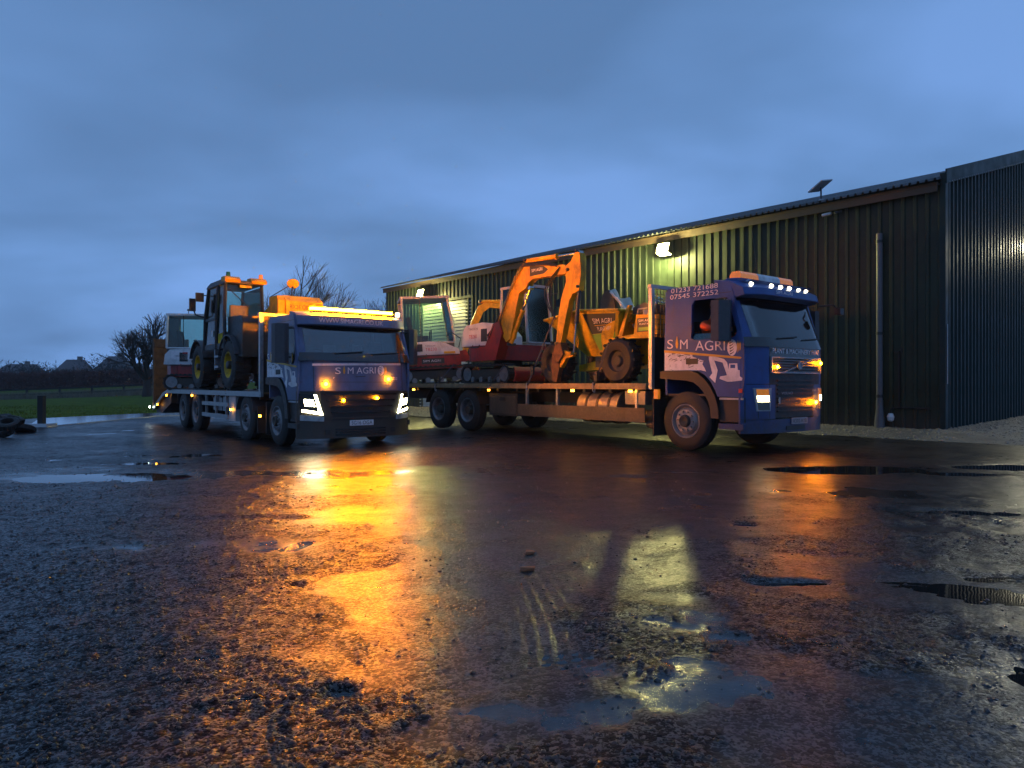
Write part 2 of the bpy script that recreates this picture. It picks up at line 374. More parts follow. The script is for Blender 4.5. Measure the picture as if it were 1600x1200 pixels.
def yard_h(x, y):
    h = 0.012*fbm(x, y, 0.35, 3, 1)+0.012*fbm(x, y, 1.3, 5, 11)
    u = x*0.80+y*0.60               # worn tyre ruts running with the lorries
    h += 0.006*np.sin(u*5.2+2.0*fbm(x, y, 0.4, 2, 5))*sm(-0.2, 0.5, fbm(x, y, 0.3, 2, 33))
    for (cx_, cy_, r_, w_, s_) in ((6.5, 12.0, 8.4, .22, 31), (6.5, 12.0, 8.75, .16, 32), (-9, 3.0, 11.2, .22, 33), (-9, 3.0, 9.2, .2, 34), (3.0, -4.0, 7.6, .18, 35), (-2, 14, 9.9, .2, 36)):
        d_ = np.hypot(x-cx_, y-cy_)-r_
        k_ = np.exp(-(d_/w_)**2)*sm(-.15, .35, fbm(x, y, .5, 3, s_))
        h -= k_*(0.008+0.004*np.sin(d_*90))
    m = rough_mask(x, y)
    h += m*(0.010+0.020*np.abs(fbm(x, y, 6.5, 4, 21, 0.6)))
    h += 0.0042*fbm(x, y, 13.0, 3, 71)*(0.45+m)
    h -= 0.003*film_mask(x, y)
    for (px, py, a, b, d) in HOLLOWS:
        w = 0.35*fbm(x, y, 1.1/max(a, .12), 5, int(px*31+py*7) % 97)
        q = ((x-px)/a)**2+((y-py)/b)**2+w*1.9
        h -= (d*.55+0.004)*sm(2.1, 0.2, q)
    return h
ys = lambda x: np.interp(x, [-60, -40, -18, -15.6, -9, 0, 30], [20, 22, 25.8, 30.9, 37, 46, 70])      # edge of the grass
def fan(nr, nc, r0, r1, half):
    r = np.geomspace(r0, r1, nr)[:, None]; a = np.linspace(-half, half, nc)[None, :]
    return r*np.sin(a), r*np.cos(a)-2.6
X, Y = fan(560, 620, 3.7, 75, R(58))
Z = lowG(X, Y)+yard_h(X, Y)-0.45*sm(0.2, 1.2, Y-ys(X))
def ground_mat():
    m, n, l, p = new_mat('wet_muddy_yard')
    tc = n.new('ShaderNodeTexCoord'); P = tc.outputs['Object']
    def noise(s, d=6, r=0.6, dist=0):
        q = n.new('ShaderNodeTexNoise'); q.inputs['Scale'].default_value = s; q.inputs['Detail'].default_value = d; q.inputs['Roughness'].default_value = r; q.inputs['Distortion'].default_value = dist
        l.new(P, q.inputs['Vector']); return q.outputs[0]
    def rng(src, a, b, c, d):
        q = n.new('ShaderNodeMapRange'); l.new(src, q.inputs[0])
        for i, v in enumerate((a, b, c, d)): q.inputs[i+1].default_value = v
        return q.outputs[0]
    big = noise(0.55, 5, 0.6, 0.4); mid = noise(3.5, 6, 0.65); fine = noise(55, 5, 0.7); tiny = noise(170, 3, 0.6)
    rp = n.new('ShaderNodeValToRGB'); l.new(mid, rp.inputs[0])
    rp.color_ramp.elements[0].position = .3; rp.color_ramp.elements[0].color = (.0042, .0042, .0046, 1)
    rp.color_ramp.elements[1].position = .72; rp.color_ramp.elements[1].color = (.0150, .0138, .0135, 1)
    v = n.new('ShaderNodeTexVoronoi'); v.inputs['Scale'].default_value = 48; l.new(P, v.inputs['Vector'])
    vr = n.new('ShaderNodeValToRGB'); l.new(v.outputs['Color'], vr.inputs[0])
    vr.color_ramp.elements[0].color = (.45, .44, .43, 1); vr.color_ramp.elements[1].color = (1.7, 1.6, 1.5, 1)
    mx = n.new('ShaderNodeMixRGB'); mx.blend_type = 'MULTIPLY'; mx.inputs[0].default_value = .7; l.new(rp.outputs[0], mx.inputs[1]); l.new(vr.outputs[0], mx.inputs[2])
    l.new(mx.outputs[0], p.inputs['Base Color'])
    at = n.new('ShaderNodeAttribute'); at.attribute_name = 'stony'
    fl = n.new('ShaderNodeAttribute'); fl.attribute_name = 'film'
    def mth(op, a_, b_):
        q = n.new('ShaderNodeMath'); q.operation = op
        for i_, v_ in enumerate((a_, b_)):
            if isinstance(v_, (int, float)): q.inputs[i_].default_value = v_
            else: l.new(v_, q.inputs[i_])
        return q.outputs[0]
    dry = mth('SUBTRACT', 1.0, fl.outputs['Fac'])
    rough = mth('ADD', rng(big, .35, .65, 0, .10), rng(mid, .3, .7, .21, .33))
    l.new(mth('ADD', mth('MULTIPLY', rough, rng(dry, 0, 1, .62, 1.0)), 0.02), p.inputs['Roughness'])
    p.inputs['Specular IOR Level'].default_value = 0.5
    p.inputs['Coat Weight'].default_value = 0.22; p.inputs['Coat Roughness'].default_value = 0.16; p.inputs['Coat IOR'].default_value = 1.35
    # grit of two sizes bedded in the mud, plus fine scratchy relief; some grains stand drier and duller than the wet film round them
    v2 = n.new('ShaderNodeTexVoronoi'); v2.inputs['Scale'].default_value = 115; l.new(P, v2.inputs['Vector'])
    grit = mth('ADD', mth('MULTIPLY', v.outputs['Distance'], -1.9), mth('MULTIPLY', v2.outputs['Distance'], -0.55))
    def red(o_):
        q = n.new('ShaderNodeSeparateColor'); l.new(o_, q.inputs[0]); return q.outputs[0]
    v3 = n.new('ShaderNodeTexVoronoi'); v3.inputs['Scale'].default_value = 30; v3.inputs['Randomness'].default_value = 1.0; l.new(P, v3.inputs['Vector'])
    dull = mth('MAXIMUM', mth('MAXIMUM', rng(red(v.outputs['Color']), .34, .28, 0, 1), rng(red(v2.outputs['Color']), .46, .38, 0, 1)), mth('MULTIPLY', rng(red(v3.outputs['Color']), .24, .18, 0, 1), rng(fine, .44, .56, 0, 1)))
    dull = mth('MULTIPLY', mth('MULTIPLY', dull, rng(dry, 0, 1, .15, 1.0)), rng(mth('ADD', at.outputs['Fac'], mth('MULTIPLY', mid, .8)), 0.10, .65, .62, 1.0))
    l.new(rng(dull, 0, 1, .62, .04), p.inputs['Specular IOR Level']); l.new(rng(dull, 0, 1, .30, .0), p.inputs['Coat Weight'])
    hgt = mth('ADD', grit, mth('ADD', fine, mth('MULTIPLY', tiny, 0.4)))
    hgt = mth('ADD', hgt, mth('MULTIPLY', noise(22, 7, .75, .6), 2.4))
    b = n.new('ShaderNodeBump'); l.new(hgt, b.inputs['Height']); b.inputs['Distance'].default_value = 0.010
    patchy = mth('MULTIPLY', mth('ADD', rng(at.outputs['Fac'], 0, .9, .115, .27), rng(mid, .42, .62, -.02, .06)), rng(dry, 0, 1, .40, 1.0))
    l.new(patchy, b.inputs['Strength'])
    l.new(b.outputs[0], p.inputs['Normal']); l.new(b.outputs[0], p.inputs['Coat Normal'])
    return m
m_ground = ground_mat()
yard = struct(gridmesh('yard', X, Y, Z, m_ground)) or bpy.data.objects['yard']
at = yard.data.attributes.new('stony', 'FLOAT', 'POINT'); at.data.foreach_set('value', rough_mask(X, Y).astype(np.float32).ravel())
at = yard.data.attributes.new('film', 'FLOAT', 'POINT'); at.data.foreach_set('value', film_mask(X, Y).astype(np.float32).ravel())
def water_mat():
    m, n, l, p = new_mat('puddle_water')
    p.inputs['Base Color'].default_value = (.010, .009, .009, 1); p.inputs['IOR'].default_value = 1.33
    tc = n.new('ShaderNodeTexCoord'); q = n.new('ShaderNodeTexNoise'); q.inputs['Scale'].default_value = 9; l.new(tc.outputs['Object'], q.inputs['Vector'])
    r = n.new('ShaderNodeMapRange'); l.new(q.outputs[0], r.inputs[0]); r.inputs[3].default_value = 0.01; r.inputs[4].default_value = 0.06; l.new(r.outputs[0], p.inputs['Roughness'])
    b = n.new('ShaderNodeBump'); b.inputs['Strength'].default_value = .04; b.inputs['Distance'].default_value = .01; l.new(q.outputs[0], b.inputs['Height']); l.new(b.outputs[0], p.inputs['Normal'])
    return m
m_water = water_mat()
Xw, Yw = fan(120, 120, 3.7, 34, R(58))
struct(gridmesh('puddle_water', Xw, Yw, lowG(Xw, Yw)-0.0125-0.3*sm(-1.0, 0.2, Yw-ys(Xw)), m_water))
# ground sheet out to the horizon
m_far = M('rough_pasture', (0.035, 0.042, 0.022), 0.9, 0, 0.35, 0.08)
bm = B(); prism_z(bm, [(-1200, -400), (1200, -400), (1200, 1600), (-1200, 1600)], -2.0, -1.25)
struct(obj('ground', bm, m_far, smooth=False))
# grass field beyond the yard
def field_z(x, y):
    s = np.clip((y-28)/45, 0, 1)
    return -0.10+s*(0.1+np.clip((x+38)/16, -2.4, 0.7)*0.55)+np.clip((y-77)/20, 0, 1)*1.35+np.clip((y-97)/60, 0, 1)*.6
Xf, Yf = np.meshgrid(np.concatenate([np.linspace(-190, -60, 40), np.linspace(-58, 30, 180)]), np.concatenate([np.linspace(18, 60, 150), np.linspace(61, 260, 70)]))
Zf = field_z(Xf, Yf)+0.03*fbm(Xf, Yf, 0.5, 3, 3)-0.6*sm(0.5, -0.6, Yf-ys(Xf))
m_grass = M('grass_field', (0.070, 0.100, 0.010), 1.0, 0, 0.45, 1.2, bump=0.8, bscale=14, spec=.05)
struct(gridmesh('grass_field', Xf, Yf, Zf, m_grass))
# wet concrete apron at the grass edge
m_conc = M('wet_concrete', (0.50, 0.51, 0.52), 0.07, 0, 0.16, 1.6, rvar=0.04, coat=1.0)
bm = B(); prism_z(bm, [(-13.9, 21.2), (-14.4, 21.1), (-17.3, 26.0), (-15.7, 31.0), (-9.0, 38.0), (-5.5, 36.0), (-14.1, 28.2)], -0.3, -0.055)
struct(obj('concrete_apron', bm, m_conc, smooth=False, bevel=0.02))
# loose stones on the yard, one mass
def stones(name, pts, mat, lo, hi, seed):
    rng = np.random.default_rng(seed); n = len(pts)
    base = np.array([(1, 0, 0), (-.5, .87, 0), (-.5, -.87, 0), (.1, .1, .75), (.55, .75, .3), (-1, .0, .32), (.5, -.8, .28)])
    F = np.array([(0, 4, 3), (4, 1, 3), (1, 5, 3), (5, 2, 3), (2, 6, 3), (6, 0, 3), (0, 1, 4), (1, 2, 5), (2, 0, 6)])
    s = lo+(hi-lo)*rng.random(n)**5.0
    a = rng.random(n)*2*PI; sq = 0.55+0.45*rng.random((n, 3))
    v = base[None]*sq[:, None, :]
    vx = v[:, :, 0]*np.cos(a)[:, None]-v[:, :, 1]*np.sin(a)[:, None]; vy = v[:, :, 0]*np.sin(a)[:, None]+v[:, :, 1]*np.cos(a)[:, None]
    V = np.stack([vx, vy, v[:, :, 2]-0.12], -1)*s[:, None, None]+pts[:, None, :]
    FF = (F[None]+(np.arange(n)*7)[:, None, None]).reshape(-1, 3)
    me = bpy.data.meshes.new(name); me.vertices.add(n*7); me.vertices.foreach_set('co', V.astype(np.float32).ravel())
    nf = len(FF); me.loops.add(nf*3); me.loops.foreach_set('vertex_index', FF.astype(np.int32).ravel()); me.polygons.add(nf)
    me.polygons.foreach_set('loop_start', np.arange(0, nf*3, 3, dtype=np.int32)); me.update(); me.validate(); me.materials.append(mat)
    o = bpy.data.objects.new(name, me); C.objects.link(o); o['kind'] = 'stuff'
    return o
rng = np.random.default_rng(5)
n = 520000
r = 3.75*(26/3.75)**(rng.random(n)**1.15); a = (rng.random(n)*2-1)*R(52)
px, py = r*np.sin(a), r*np.cos(a)-2.6
clump = sm(-.1, .5, fbm(px, py, 2.6, 4, 51))
keep = rng.random(n) < (0.10+0.90*rough_mask(px, py)**1.2)*(0.10+0.60*sm(12, 3, py))*(.35+1.1*clump)
px, py = px[keep], py[keep]
pts = np.stack([px, py, lowG(px, py)+yard_h(px, py)], -1)
m_stone = M('wet_stone', (0.026, 0.024, 0.022), 0.36, 0, 0.55, 11, bump=0.3)
o = stones('loose_gravel', pts, m_stone, 0.0028, 0.020, 2); o['label'] = 'dark wet stones scattered over the muddy yard'
# pale gravel bank along the shed
BO = Vector((10.1, 16.65, 0)); bw = R(41.2)
bf = Vector((math.sin(bw), -math.cos(bw), 0)); bc = Vector((math.cos(bw), math.sin(bw), 0))     # along the long wall (towards us) / into the shed
def Bp(x, y, z): return BO+bf*x+bc*y+Vector((0, 0, z))
u = np.linspace(-27, 5.0, 420)[None, :]; v = np.linspace(-3.0, 0.25, 60)[:, None]
def bank_z(u, v):
    return -0.07+0.20*sm(-3.0, -0.4, v+0.35*fbm(u, v, 0.8, 3, 9))+0.028*fbm(u, v, 3.0, 4, 4)-0.1*sm(1.0, 4.5, u)
gx = BO.x+bf.x*u+bc.x*v; gy = BO.y+bf.y*u+bc.y*v
m_gravel = M('pale_gravel', (0.10, 0.088, 0.068), 0.65, 0, 0.5, 20, bump=1.0, bscale=55)
struct(gridmesh('gravel_bank', gx, gy, bank_z(u+0*v, v+0*u), m_gravel))
# the bank turns the corner and runs on along the gable
u2 = np.linspace(-0.2, 12, 160)[None, :]; v2 = np.linspace(-0.2, 3.6, 60)[:, None]     # u2 into the shed direction, v2 out from gable
def bank2_z(u, v): return -0.07+0.20*sm(3.6, 0.2, v-0.1*u+0.35*fbm(u, v, 0.8, 3, 19))+0.03*fbm(u, v, 3.0, 4, 14)+0.02*np.clip(u, 0, 8)*sm(3.2, 0.5, v)
gx2 = BO.x+bc.x*u2+bf.x*v2; gy2 = BO.y+bc.y*u2+bf.y*v2
struct(gridmesh('gravel_bank', gx2, gy2, bank2_z(u2+0*v2, v2+0*u2), m_gravel))
n = 9000
uu = rng.random(n)*27-24; vv = -3.0+3.0*rng.random(n)**0.7
zz = bank_z(uu, vv); P1 = np.stack([BO.x+bf.x*uu+bc.x*vv, BO.y+bf.y*uu+bc.y*vv, zz], -1)
uu = rng.random(4000)*9; vv = 3.4*rng.random(4000)
P2 = np.stack([BO.x+bc.x*uu+bf.x*vv, BO.y+bc.y*uu+bf.y*vv, bank2_z(uu, vv)], -1)
m_stone2 = M('pale_stone', (0.17, 0.15, 0.12), 0.6, 0, 0.55, 9, bump=0.3)
o = stones('loose_gravel', np.concatenate([P1, P2]), m_stone2, 0.018, 0.07, 3); o['label'] = 'pale loose stones banked against the shed'

# ================================================================== SHED
shed = thing('metal_shed', 'long dark green profiled metal shed with drainpipe and blue-green gable end', 'shed', BO, bw-PI/2)
# local frame: rotation maps +x -> bf (towards camera along the long wall), +y -> bc (into the shed)
PER = 0.27; NS = 4
def profile(w, per=PER, d=0.034):
    pts = []
    k = 0
    while k*per < w-1e-6:
        a = k*per
        pts += [(a, 0), (a+per*0.60, 0), (a+per*0.68, d), (a+per*0.92, d)]
        if k*per+per >= w-1e-6: pts.append((a+per, 0))
        k += 1
    return pts
def sheet_mesh(name, mat, w, zf, d=0.034):
    """vertical cladding sheet, x from 0..w, outward face at -y; zf(x) gives top height"""
    bm = B(); pf = profile(w, d=d)
    lo = [bm.verts.new((x, -h, 0.0)) for x, h in pf]; hi = [bm.verts.new((x, -h, zf(x))) for x, h in pf]
    for i in range(len(pf)-1): bm.faces.new((lo[i], lo[i+1], hi[i+1], hi[i]))
    return bm
EAVE = 5.86
SW = PER*NS
m_roller = M('roller_slats', (0.30, 0.29, 0.25), 0.4, 0.3, 0.15, 4)
first = None; DX0, DX1 = -21.9, -17.9
first_hi = None
for i in range(23):
    x = -SW*(i+1)
    over_door = DX0-0.3 < x and x+SW < DX1+0.4
    if over_door:
        if first_hi is None:
            first_hi = obj('cladding_sheet', sheet_mesh('c', m_clad, SW, lambda q: EAVE-4.85), m_clad, shed, smooth=False, loc=(x, 0, 4.85))
        else: share('cladding_sheet', first_hi, shed, (x, 0, 4.85))
        continue
    if first is None: first = obj('cladding_sheet', sheet_mesh('c', m_clad, SW, lambda q: EAVE), m_clad, shed, smooth=False, loc=(x, 0, 0))
    else: share('cladding_sheet', first, shed, (x, -0.0015*(i % 2), 0))
fx = B()
for i in range(90):
    xx = -PER*i-PER*.2
    if DX0-.3 < xx < DX1+.3: continue
    for z in (.35, 1.9, 3.4, 4.85): cyl(fx, (xx, -.012, z), (xx, .0, z), .011, n=5)
obj('cladding_screws', fx, m_steel, shed, smooth=False)
# backing wall behind the sheets
WL = 24.8; GW = 20.0; RISE = math.tan(R(15.6))
bm = B(); bx(bm, -WL, -0.02, 0.04, 0.16, 0, EAVE); obj('wall', bm, m_clad, shed, smooth=False)
bm = B(); prism_x(bm, [(0.04, 0), (GW, 0), (GW, EAVE), (GW/2, EAVE+GW/2*RISE), (0.04, EAVE+0.0)], -0.16, -0.06); obj('wall', bm, m_clad2, shed, smooth=False)
bm = B(); prism_x(bm, [(0.04, 0), (GW, 0), (GW, EAVE), (GW/2, EAVE+GW/2*RISE), (0.04, EAVE)], -WL, -WL+0.1); obj('wall', bm, m_clad, shed, smooth=False)
bm = B(); bx(bm, -WL, 0, GW-0.1, GW, 0, EAVE); obj('wall', bm, m_clad, shed, smooth=False)
# gable cladding sheets, each cut to the roof slope; local y runs into the shed, outward is +x
for i in range(18):
    y0 = 0.12+SW*i
    def top(q, y0=y0): return EAVE+0.10+RISE*(min(y0+q, GW-(y0+q)))
    bm = sheet_mesh('g', m_clad2, SW, top, d=0.05)
    o = obj('cladding_sheet', bm, m_clad2, shed, smooth=False, loc=(-0.01+0.001*(i % 2), y0, 0)); o.rotation_euler = (0, 0, PI/2)
# corner and verge flashings, soffit, eaves purlin
bm = B(); bx(bm, -0.05, 0.07, -0.05, 0.14, 0, 6.14); obj('corner_flashing', bm, m_clad2, shed, smooth=False, bevel=0.006)
bm = B(); plate(bm, [(-0.05, EAVE+0.02), (GW/2, EAVE+0.02+RISE*GW/2), (GW/2, EAVE+0.42+RISE*GW/2), (-0.05, EAVE+0.36)], [], lambda a, b, k: (0.065+0.03*k, a, b), 1); obj('verge_flashing', bm, m_clad2, shed, smooth=False)
vb = B()
for k in range(60): cyl(vb, (0.095, 0.15+0.16*k, EAVE+0.10+RISE*0.16*k), (0.105, 0.15+0.16*k, EAVE+0.10+RISE*0.16*k), 0.012, n=6)
obj('flashing_screws', vb, m_steel, shed, smooth=False)
bm = B(); bx(bm, -WL, -0.06, -0.22, 0.04, EAVE, EAVE+0.05); obj('soffit', bm, m_soffit, shed, smooth=False)
bm = B(); bx(bm, -WL, -0.06, -0.20, -0.165, EAVE-0.16, EAVE+0.02); obj('eaves_board', bm, m_soffit, shed, smooth=False)
# roof sheets (ribbed), running from the eaves up to the ridge
def roof_sheet():
    bm = B(); pf = profile(SW, per=0.18, d=0.05)
    e0 = (-0.36, EAVE+0.07); e1 = (GW/2, EAVE+0.07+RISE*(GW/2+0.36))
    for th in (0.0,):
        a = [bm.verts.new((x, e0[0], e0[1]+h)) for x, h in pf]; b = [bm.verts.new((x, e1[0], e1[1]+h)) for x, h in pf]
        c = [bm.verts.new((x, e0[0], e0[1]+h-0.012)) for x, h in pf]; d = [bm.verts.new((x, e1[0], e1[1]+h-0.012)) for x, h in pf]
        for i in range(len(pf)-1):
            bm.faces.new((a[i], a[i+1], b[i+1], b[i])); bm.faces.new((c[i+1], c[i], d[i], d[i+1])); bm.faces.new((a[i], c[i], c[i+1], a[i+1]))
    return bm
rs = obj('roof_sheet', roof_sheet(), m_roof, shed, smooth=False, loc=(-SW-0.02, 0, 0))
for i in range(1, 23): share('roof_sheet', rs, shed, (-SW*(i+1)-0.02, 0, 0.002*(i % 2)))
bm = B(); plate(bm, [(GW/2, EAVE+0.07+RISE*(GW/2+.36)), (GW+0.36, EAVE+0.07)], [], None, 1) if False else bx(bm, -WL, -0.02, GW/2, GW/2+0.02, EAVE, EAVE+RISE*GW/2)
obj('ridge_wall', bm, m_clad2, shed, smooth=False)
# roller door: each slat its own piece
bm = B(); prism_y(bm, [(0, 0), (DX1-DX0, 0), (DX1-DX0, 0.13), (0, 0.13)], -0.03, 0.0)
for vtx in bm.verts:
    if vtx.co.y < -0.01 and vtx.co.z > 0.06: vtx.co.y = -0.002
slat = None
for k in range(33):
    if slat is None: slat = obj('door_slat', bm, m_roller, shed, smooth=False, loc=(DX0, 0.02, 0.02))
    else: share('door_slat', slat, shed, (DX0, 0.02, 0.02+0.1465*k), (0, 0, 0), (1, 1, 1.12))
for x in (DX0-0.1, DX1): 
    bm = B(); bx(bm, x, x+0.1, -0.05, 0.03, 0, 4.86); obj('door_jamb', bm, m_clad, shed, smooth=False)
bm = B(); bx(bm, DX0-0.1, DX1+0.1, -0.055, 0.03, 4.862, 4.98); obj('door_lintel', bm, m_clad, shed, smooth=False)
# drainpipe with collars, gully boot and tap pipe
bm = B(); cyl(bm, (-1.36, -0.15, 0.75), (-1.36, -0.15, 4.92), 0.075, n=18); dp = obj('drainpipe', bm, m_pipe, shed)
for z in (0.9, 2.45, 4.72):
    bm = B(); cyl(bm, (-1.36, -0.15, z-.035), (-1.36, -0.15, z+.035), 0.085, n=18); bx(bm, -1.40, -1.32, -.15, -0.03, z-.02, z+.02); obj('pipe_bracket', bm, m_hose, dp)
bm = B(); lathe(bm, [(0, .13), (.25, .12), (.55, .085), (.78, .08)], -1.36, -.15, 0.02, 'z', 16); obj('gully_boot', bm, m_pipe, dp)
bm = B(); tube(bm, [(-0.25, -.06, .62), (-1.05, -.07, .62), (-1.12, -.07, .60), (-1.14, -.07, .45)], .022); obj('tap_pipe', bm, m_hose, dp)
bm = B(); lathe(bm, [(0, .03), (.03, .07), (.12, .085), (.2, .05)], -1.12, -.1, .28, 'z', 14); obj('pipe_lagging', bm, m_white, dp)
bm = B(); bx(bm, -0.97, -0.93, -.06, -.02, 0.62, 2.0); bx(bm, -1.06, -0.93, -.07, -.03, 1.96, 2.0); bx(bm, -.91, -.88, -.06, -.02, 1.95, 2.1); obj('cable_conduit', bm, m_hose, shed)
bm = B(); bx(bm, 0.075, 0.09, 0.02, 0.05, 1.2, 2.6); obj('pale_trim_strip', bm, m_grey, shed)
# floodlights on the wall
def floodlight(x, z, label, e):
    t = thing('floodlight', label, 'floodlight', Bp(x, -0.06, z), bw-PI/2, 'floodlights on the shed wall'); t.scale = (1.5, 1.5, 1.5)
    bm = B(); bx(bm, -.03, .03, -.16, .0, -.02, .02); obj('bracket', bm, m_black, t)
    bm = B(); prism_x(bm, [(-.16, -.10), (-.30, -.06), (-.24, .13), (-.16, .11)], -.14, .14); obj('housing', bm, m_black, t, bevel=.008)
    bm = B(); prism_x(bm, [(-.172, -.105), (-.302, -.068), (-.306, -.074), (-.176, -.111)], -.13, .13); prism_x(bm, [(-.310, -.060), (-.246, .128), (-.254, .131), (-.318, -.057)], -.136, .136); obj('lens', bm, m_flood, t)
    light('flood_lamp', 'POINT', (0, -.38, -.06), e, (1.0, .90, .30), t, 0.07)
    return t
floodlight(-7.67, 5.38, 'glaring yellowish floodlight high on the shed wall above the lorry cab', 1000)
floodlight(-21.1, 5.28, 'floodlight high on the shed wall above the roller door', 560)
# lamp on the gable, just out of shot to the right
t = thing('gable_lamp', 'wall lamp on the blue-green gable end beyond the right edge', 'lamp', Bp(0.05, 9.2, 5.7), bw-PI/2)
bm = B(); bx(bm, 0, .16, -.14, .14, -.09, .09); obj('housing', bm, m_black, t, bevel=.01)
bm = B(); bx(bm, .165, .18, -.12, .12, -.08, .08); obj('lens', bm, m_flood, t)
light('gable_light', 'POINT', (.40, 0, -.05), 420, (1.0, .93, .62), t, 0.08)
# satellite internet panel, cameras
t = thing('satellite_antenna', 'flat rectangular satellite antenna tilted on a short mast above the shed eaves', 'antenna', Bp(-2.9, 0.0, 6.05))
bm = B(); cyl(bm, (0, 0, 0), (0, 0, .36), .022); obj('mast', bm, m_dkgrey, t)
bm = B(); e2 = Vector((.44, .36, .13)); e1 = Vector((.25, -.27, .24)); nn = e1.cross(e2).normalized()*.018
cpt = Vector((-.02, 0, .40)); vs = [bm.verts.new(cpt+a*e1*.5+b*e2*.5+c*nn) for a in (-1, 1) for b in (-1, 1) for c in (-1, 1)]
for f in ((0, 1, 3, 2), (4, 6, 7, 5), (0, 4, 5, 1), (2, 3, 7, 6), (0, 2, 6, 4), (1, 5, 7, 3)): bm.faces.new([vs[k] for k in f])
obj('panel', bm, m_grey, t, bevel=.008)
bm = B(); bx(bm, -.06, .06, -.1, .14, -.02, .03); obj('mount', bm, m_steel, t)
for x, z, s, lab in ((-2.62, 5.66, 1.0, 'white bullet security camera under the shed eaves'), (-2.34, 5.67, .7, 'small dark dome camera right of the white security camera')):
    t = thing('security_camera', lab, 'camera', Bp(x, -.04, z), bw-PI/2)
    bm = B(); cyl(bm, (0, 0, 0), (0, -.06, 0), .04*s, n=10); obj('base', bm, m_white if s == 1 else m_dkgrey, t)
    bm = B(); cyl(bm, (.03, -.07, -.01), (-.15*s, -.17, -.05), .04*s, n=12); cyl(bm, (-.15*s, -.17, -.05), (-.158*s, -.175, -.052), .032*s, n=12); obj('body', bm, m_white if s == 1 else m_dkgrey, t)

# ================================================================== BACKGROUND
def bare_tree(name, label, base, H, seed, spread=0.55, lean=(0, 0), depth=6, group='bare winter trees', tr=0.30, low=0.25):
    rnd = random.Random(seed)
    t = thing(name, label, 'tree', base, 0, group)
    tb = B(); cb = B()
    def seg(bm, p, d, l, r, n):
        q = p+d*l
        cyl(bm, p, q, r, r*0.72, n, cap=False); return q
    def grow(p, d, l, r, k):
        if k == 0: return
        q = seg(cb, p, d, l, r, 5 if k > 3 else 3)
        nb = 3 if k > 1 else 2
        if rnd.random() < 0.45: nb += 1
        for i in range(nb):
            ax = Vector((rnd.gauss(0, 1), rnd.gauss(0, 1), rnd.gauss(0, 0.7)))
            nd = (d+ax*spread*(0.55 if i == 0 else 1.0)+Vector((0, 0, 0.13))).normalized()
            s = q if i < 2 else p+d*l*rnd.uniform(0.4, 0.95)
            grow(s, nd, l*rnd.uniform(0.62, 0.9), r*(0.72 if i == 0 else 0.52), k-1)
    p = Vector((0, 0, -0.3)); d = Vector((lean[0], lean[1], 1)).normalized(); r = tr
    for i in range(3):
        p2 = p+d*(H*low/3+0.1); cyl(tb, p, p2, r, r*0.88, 9, cap=False); r *= 0.88; p = p2; d = (d+Vector((rnd.gauss(0, .08), rnd.gauss(0, .08), .1))).normalized()
    for i in range(5):
        a = 2*PI*i/5+rnd.random(); nd = Vector((math.cos(a)*.75, math.sin(a)*.75, rnd.uniform(.45, 1.0))).normalized()
        grow(p-d*rnd.uniform(0, H*low*.3), nd, H*0.20, r*rnd.uniform(.45, .65), depth)
    grow(p, d, H*.22, r*.75, depth)
    obj('trunk', tb, m_bark, t); obj('crown', cb, m_bark, t, smooth=False)
    return t
bare_tree('bare_tree', 'broad leafless oak beyond the fence, left of the rusty ramp', (-29.8, 58, 0.0), 6.9, 3, 0.50, low=.22, tr=.42)
bare_tree('bare_tree', 'leafless tree rising highest above the left lorry cab', (-13.2, 43, 0.0), 7.9, 12, 0.42, (0.06, 0), tr=.2, low=.35)
bare_tree('bare_tree', 'thin leafless tree low behind the amber light bar', (-9.4, 44, 0.0), 5.7, 22, 0.5, tr=.16, low=.4)
bare_tree('bare_tree', 'small leafless tree beside the far end of the shed', (-7.7, 45, 0.0), 6.0, 31, 0.5, tr=.14, low=.35)
bare_tree('bare_tree', 'spindly leafless tree behind the telehandler cab', (-14.9, 45, 0.0), 6.6, 45, 0.5, depth=5, tr=.14, low=.4)
# post and rail fence
fence = thing('post_and_rail_fence', 'dark two-rail timber fence running across the far grass', 'fence', (-54, 75, 0))
fp = []
for k in range(9): fp.append((-58+3.05*k, 74.5+0.75*k))
for k, (x, y) in enumerate(fp):
    zg = float(field_z(np.array(x), np.array(y)))
    bm = B(); bx(bm, -.09, .09, -.07, .07, -.3, 1.25); obj('post', bm, m_fence, fence, smooth=False, loc=(x+54, y-75, zg))
for (x0, y0), (x1, y1) in zip(fp, fp[1:]):
    z0 = float(field_z(np.array(x0), np.array(y0))); z1 = float(field_z(np.array(x1), np.array(y1)))
    for h in (1.08, .55):
        a = Vector((x0+54, y0-75.08, z0+h)); b = Vector((x1+54, y1-75.08, z1+h))
        bm = B()
        vs = [bm.verts.new(p+Vector((0, dy_, dz_))) for p in (a, b) for dy_ in (-.02, .02) for dz_ in (-.085, .085)]
        for f in ((0, 1, 3, 2), (4, 6, 7, 5), (0, 4, 5, 1), (2, 3, 7, 6), (0, 2, 6, 4), (1, 5, 7, 3)): bm.faces.new([vs[i] for i in f])
        obj('rail', bm, m_fence, fence, smooth=False)
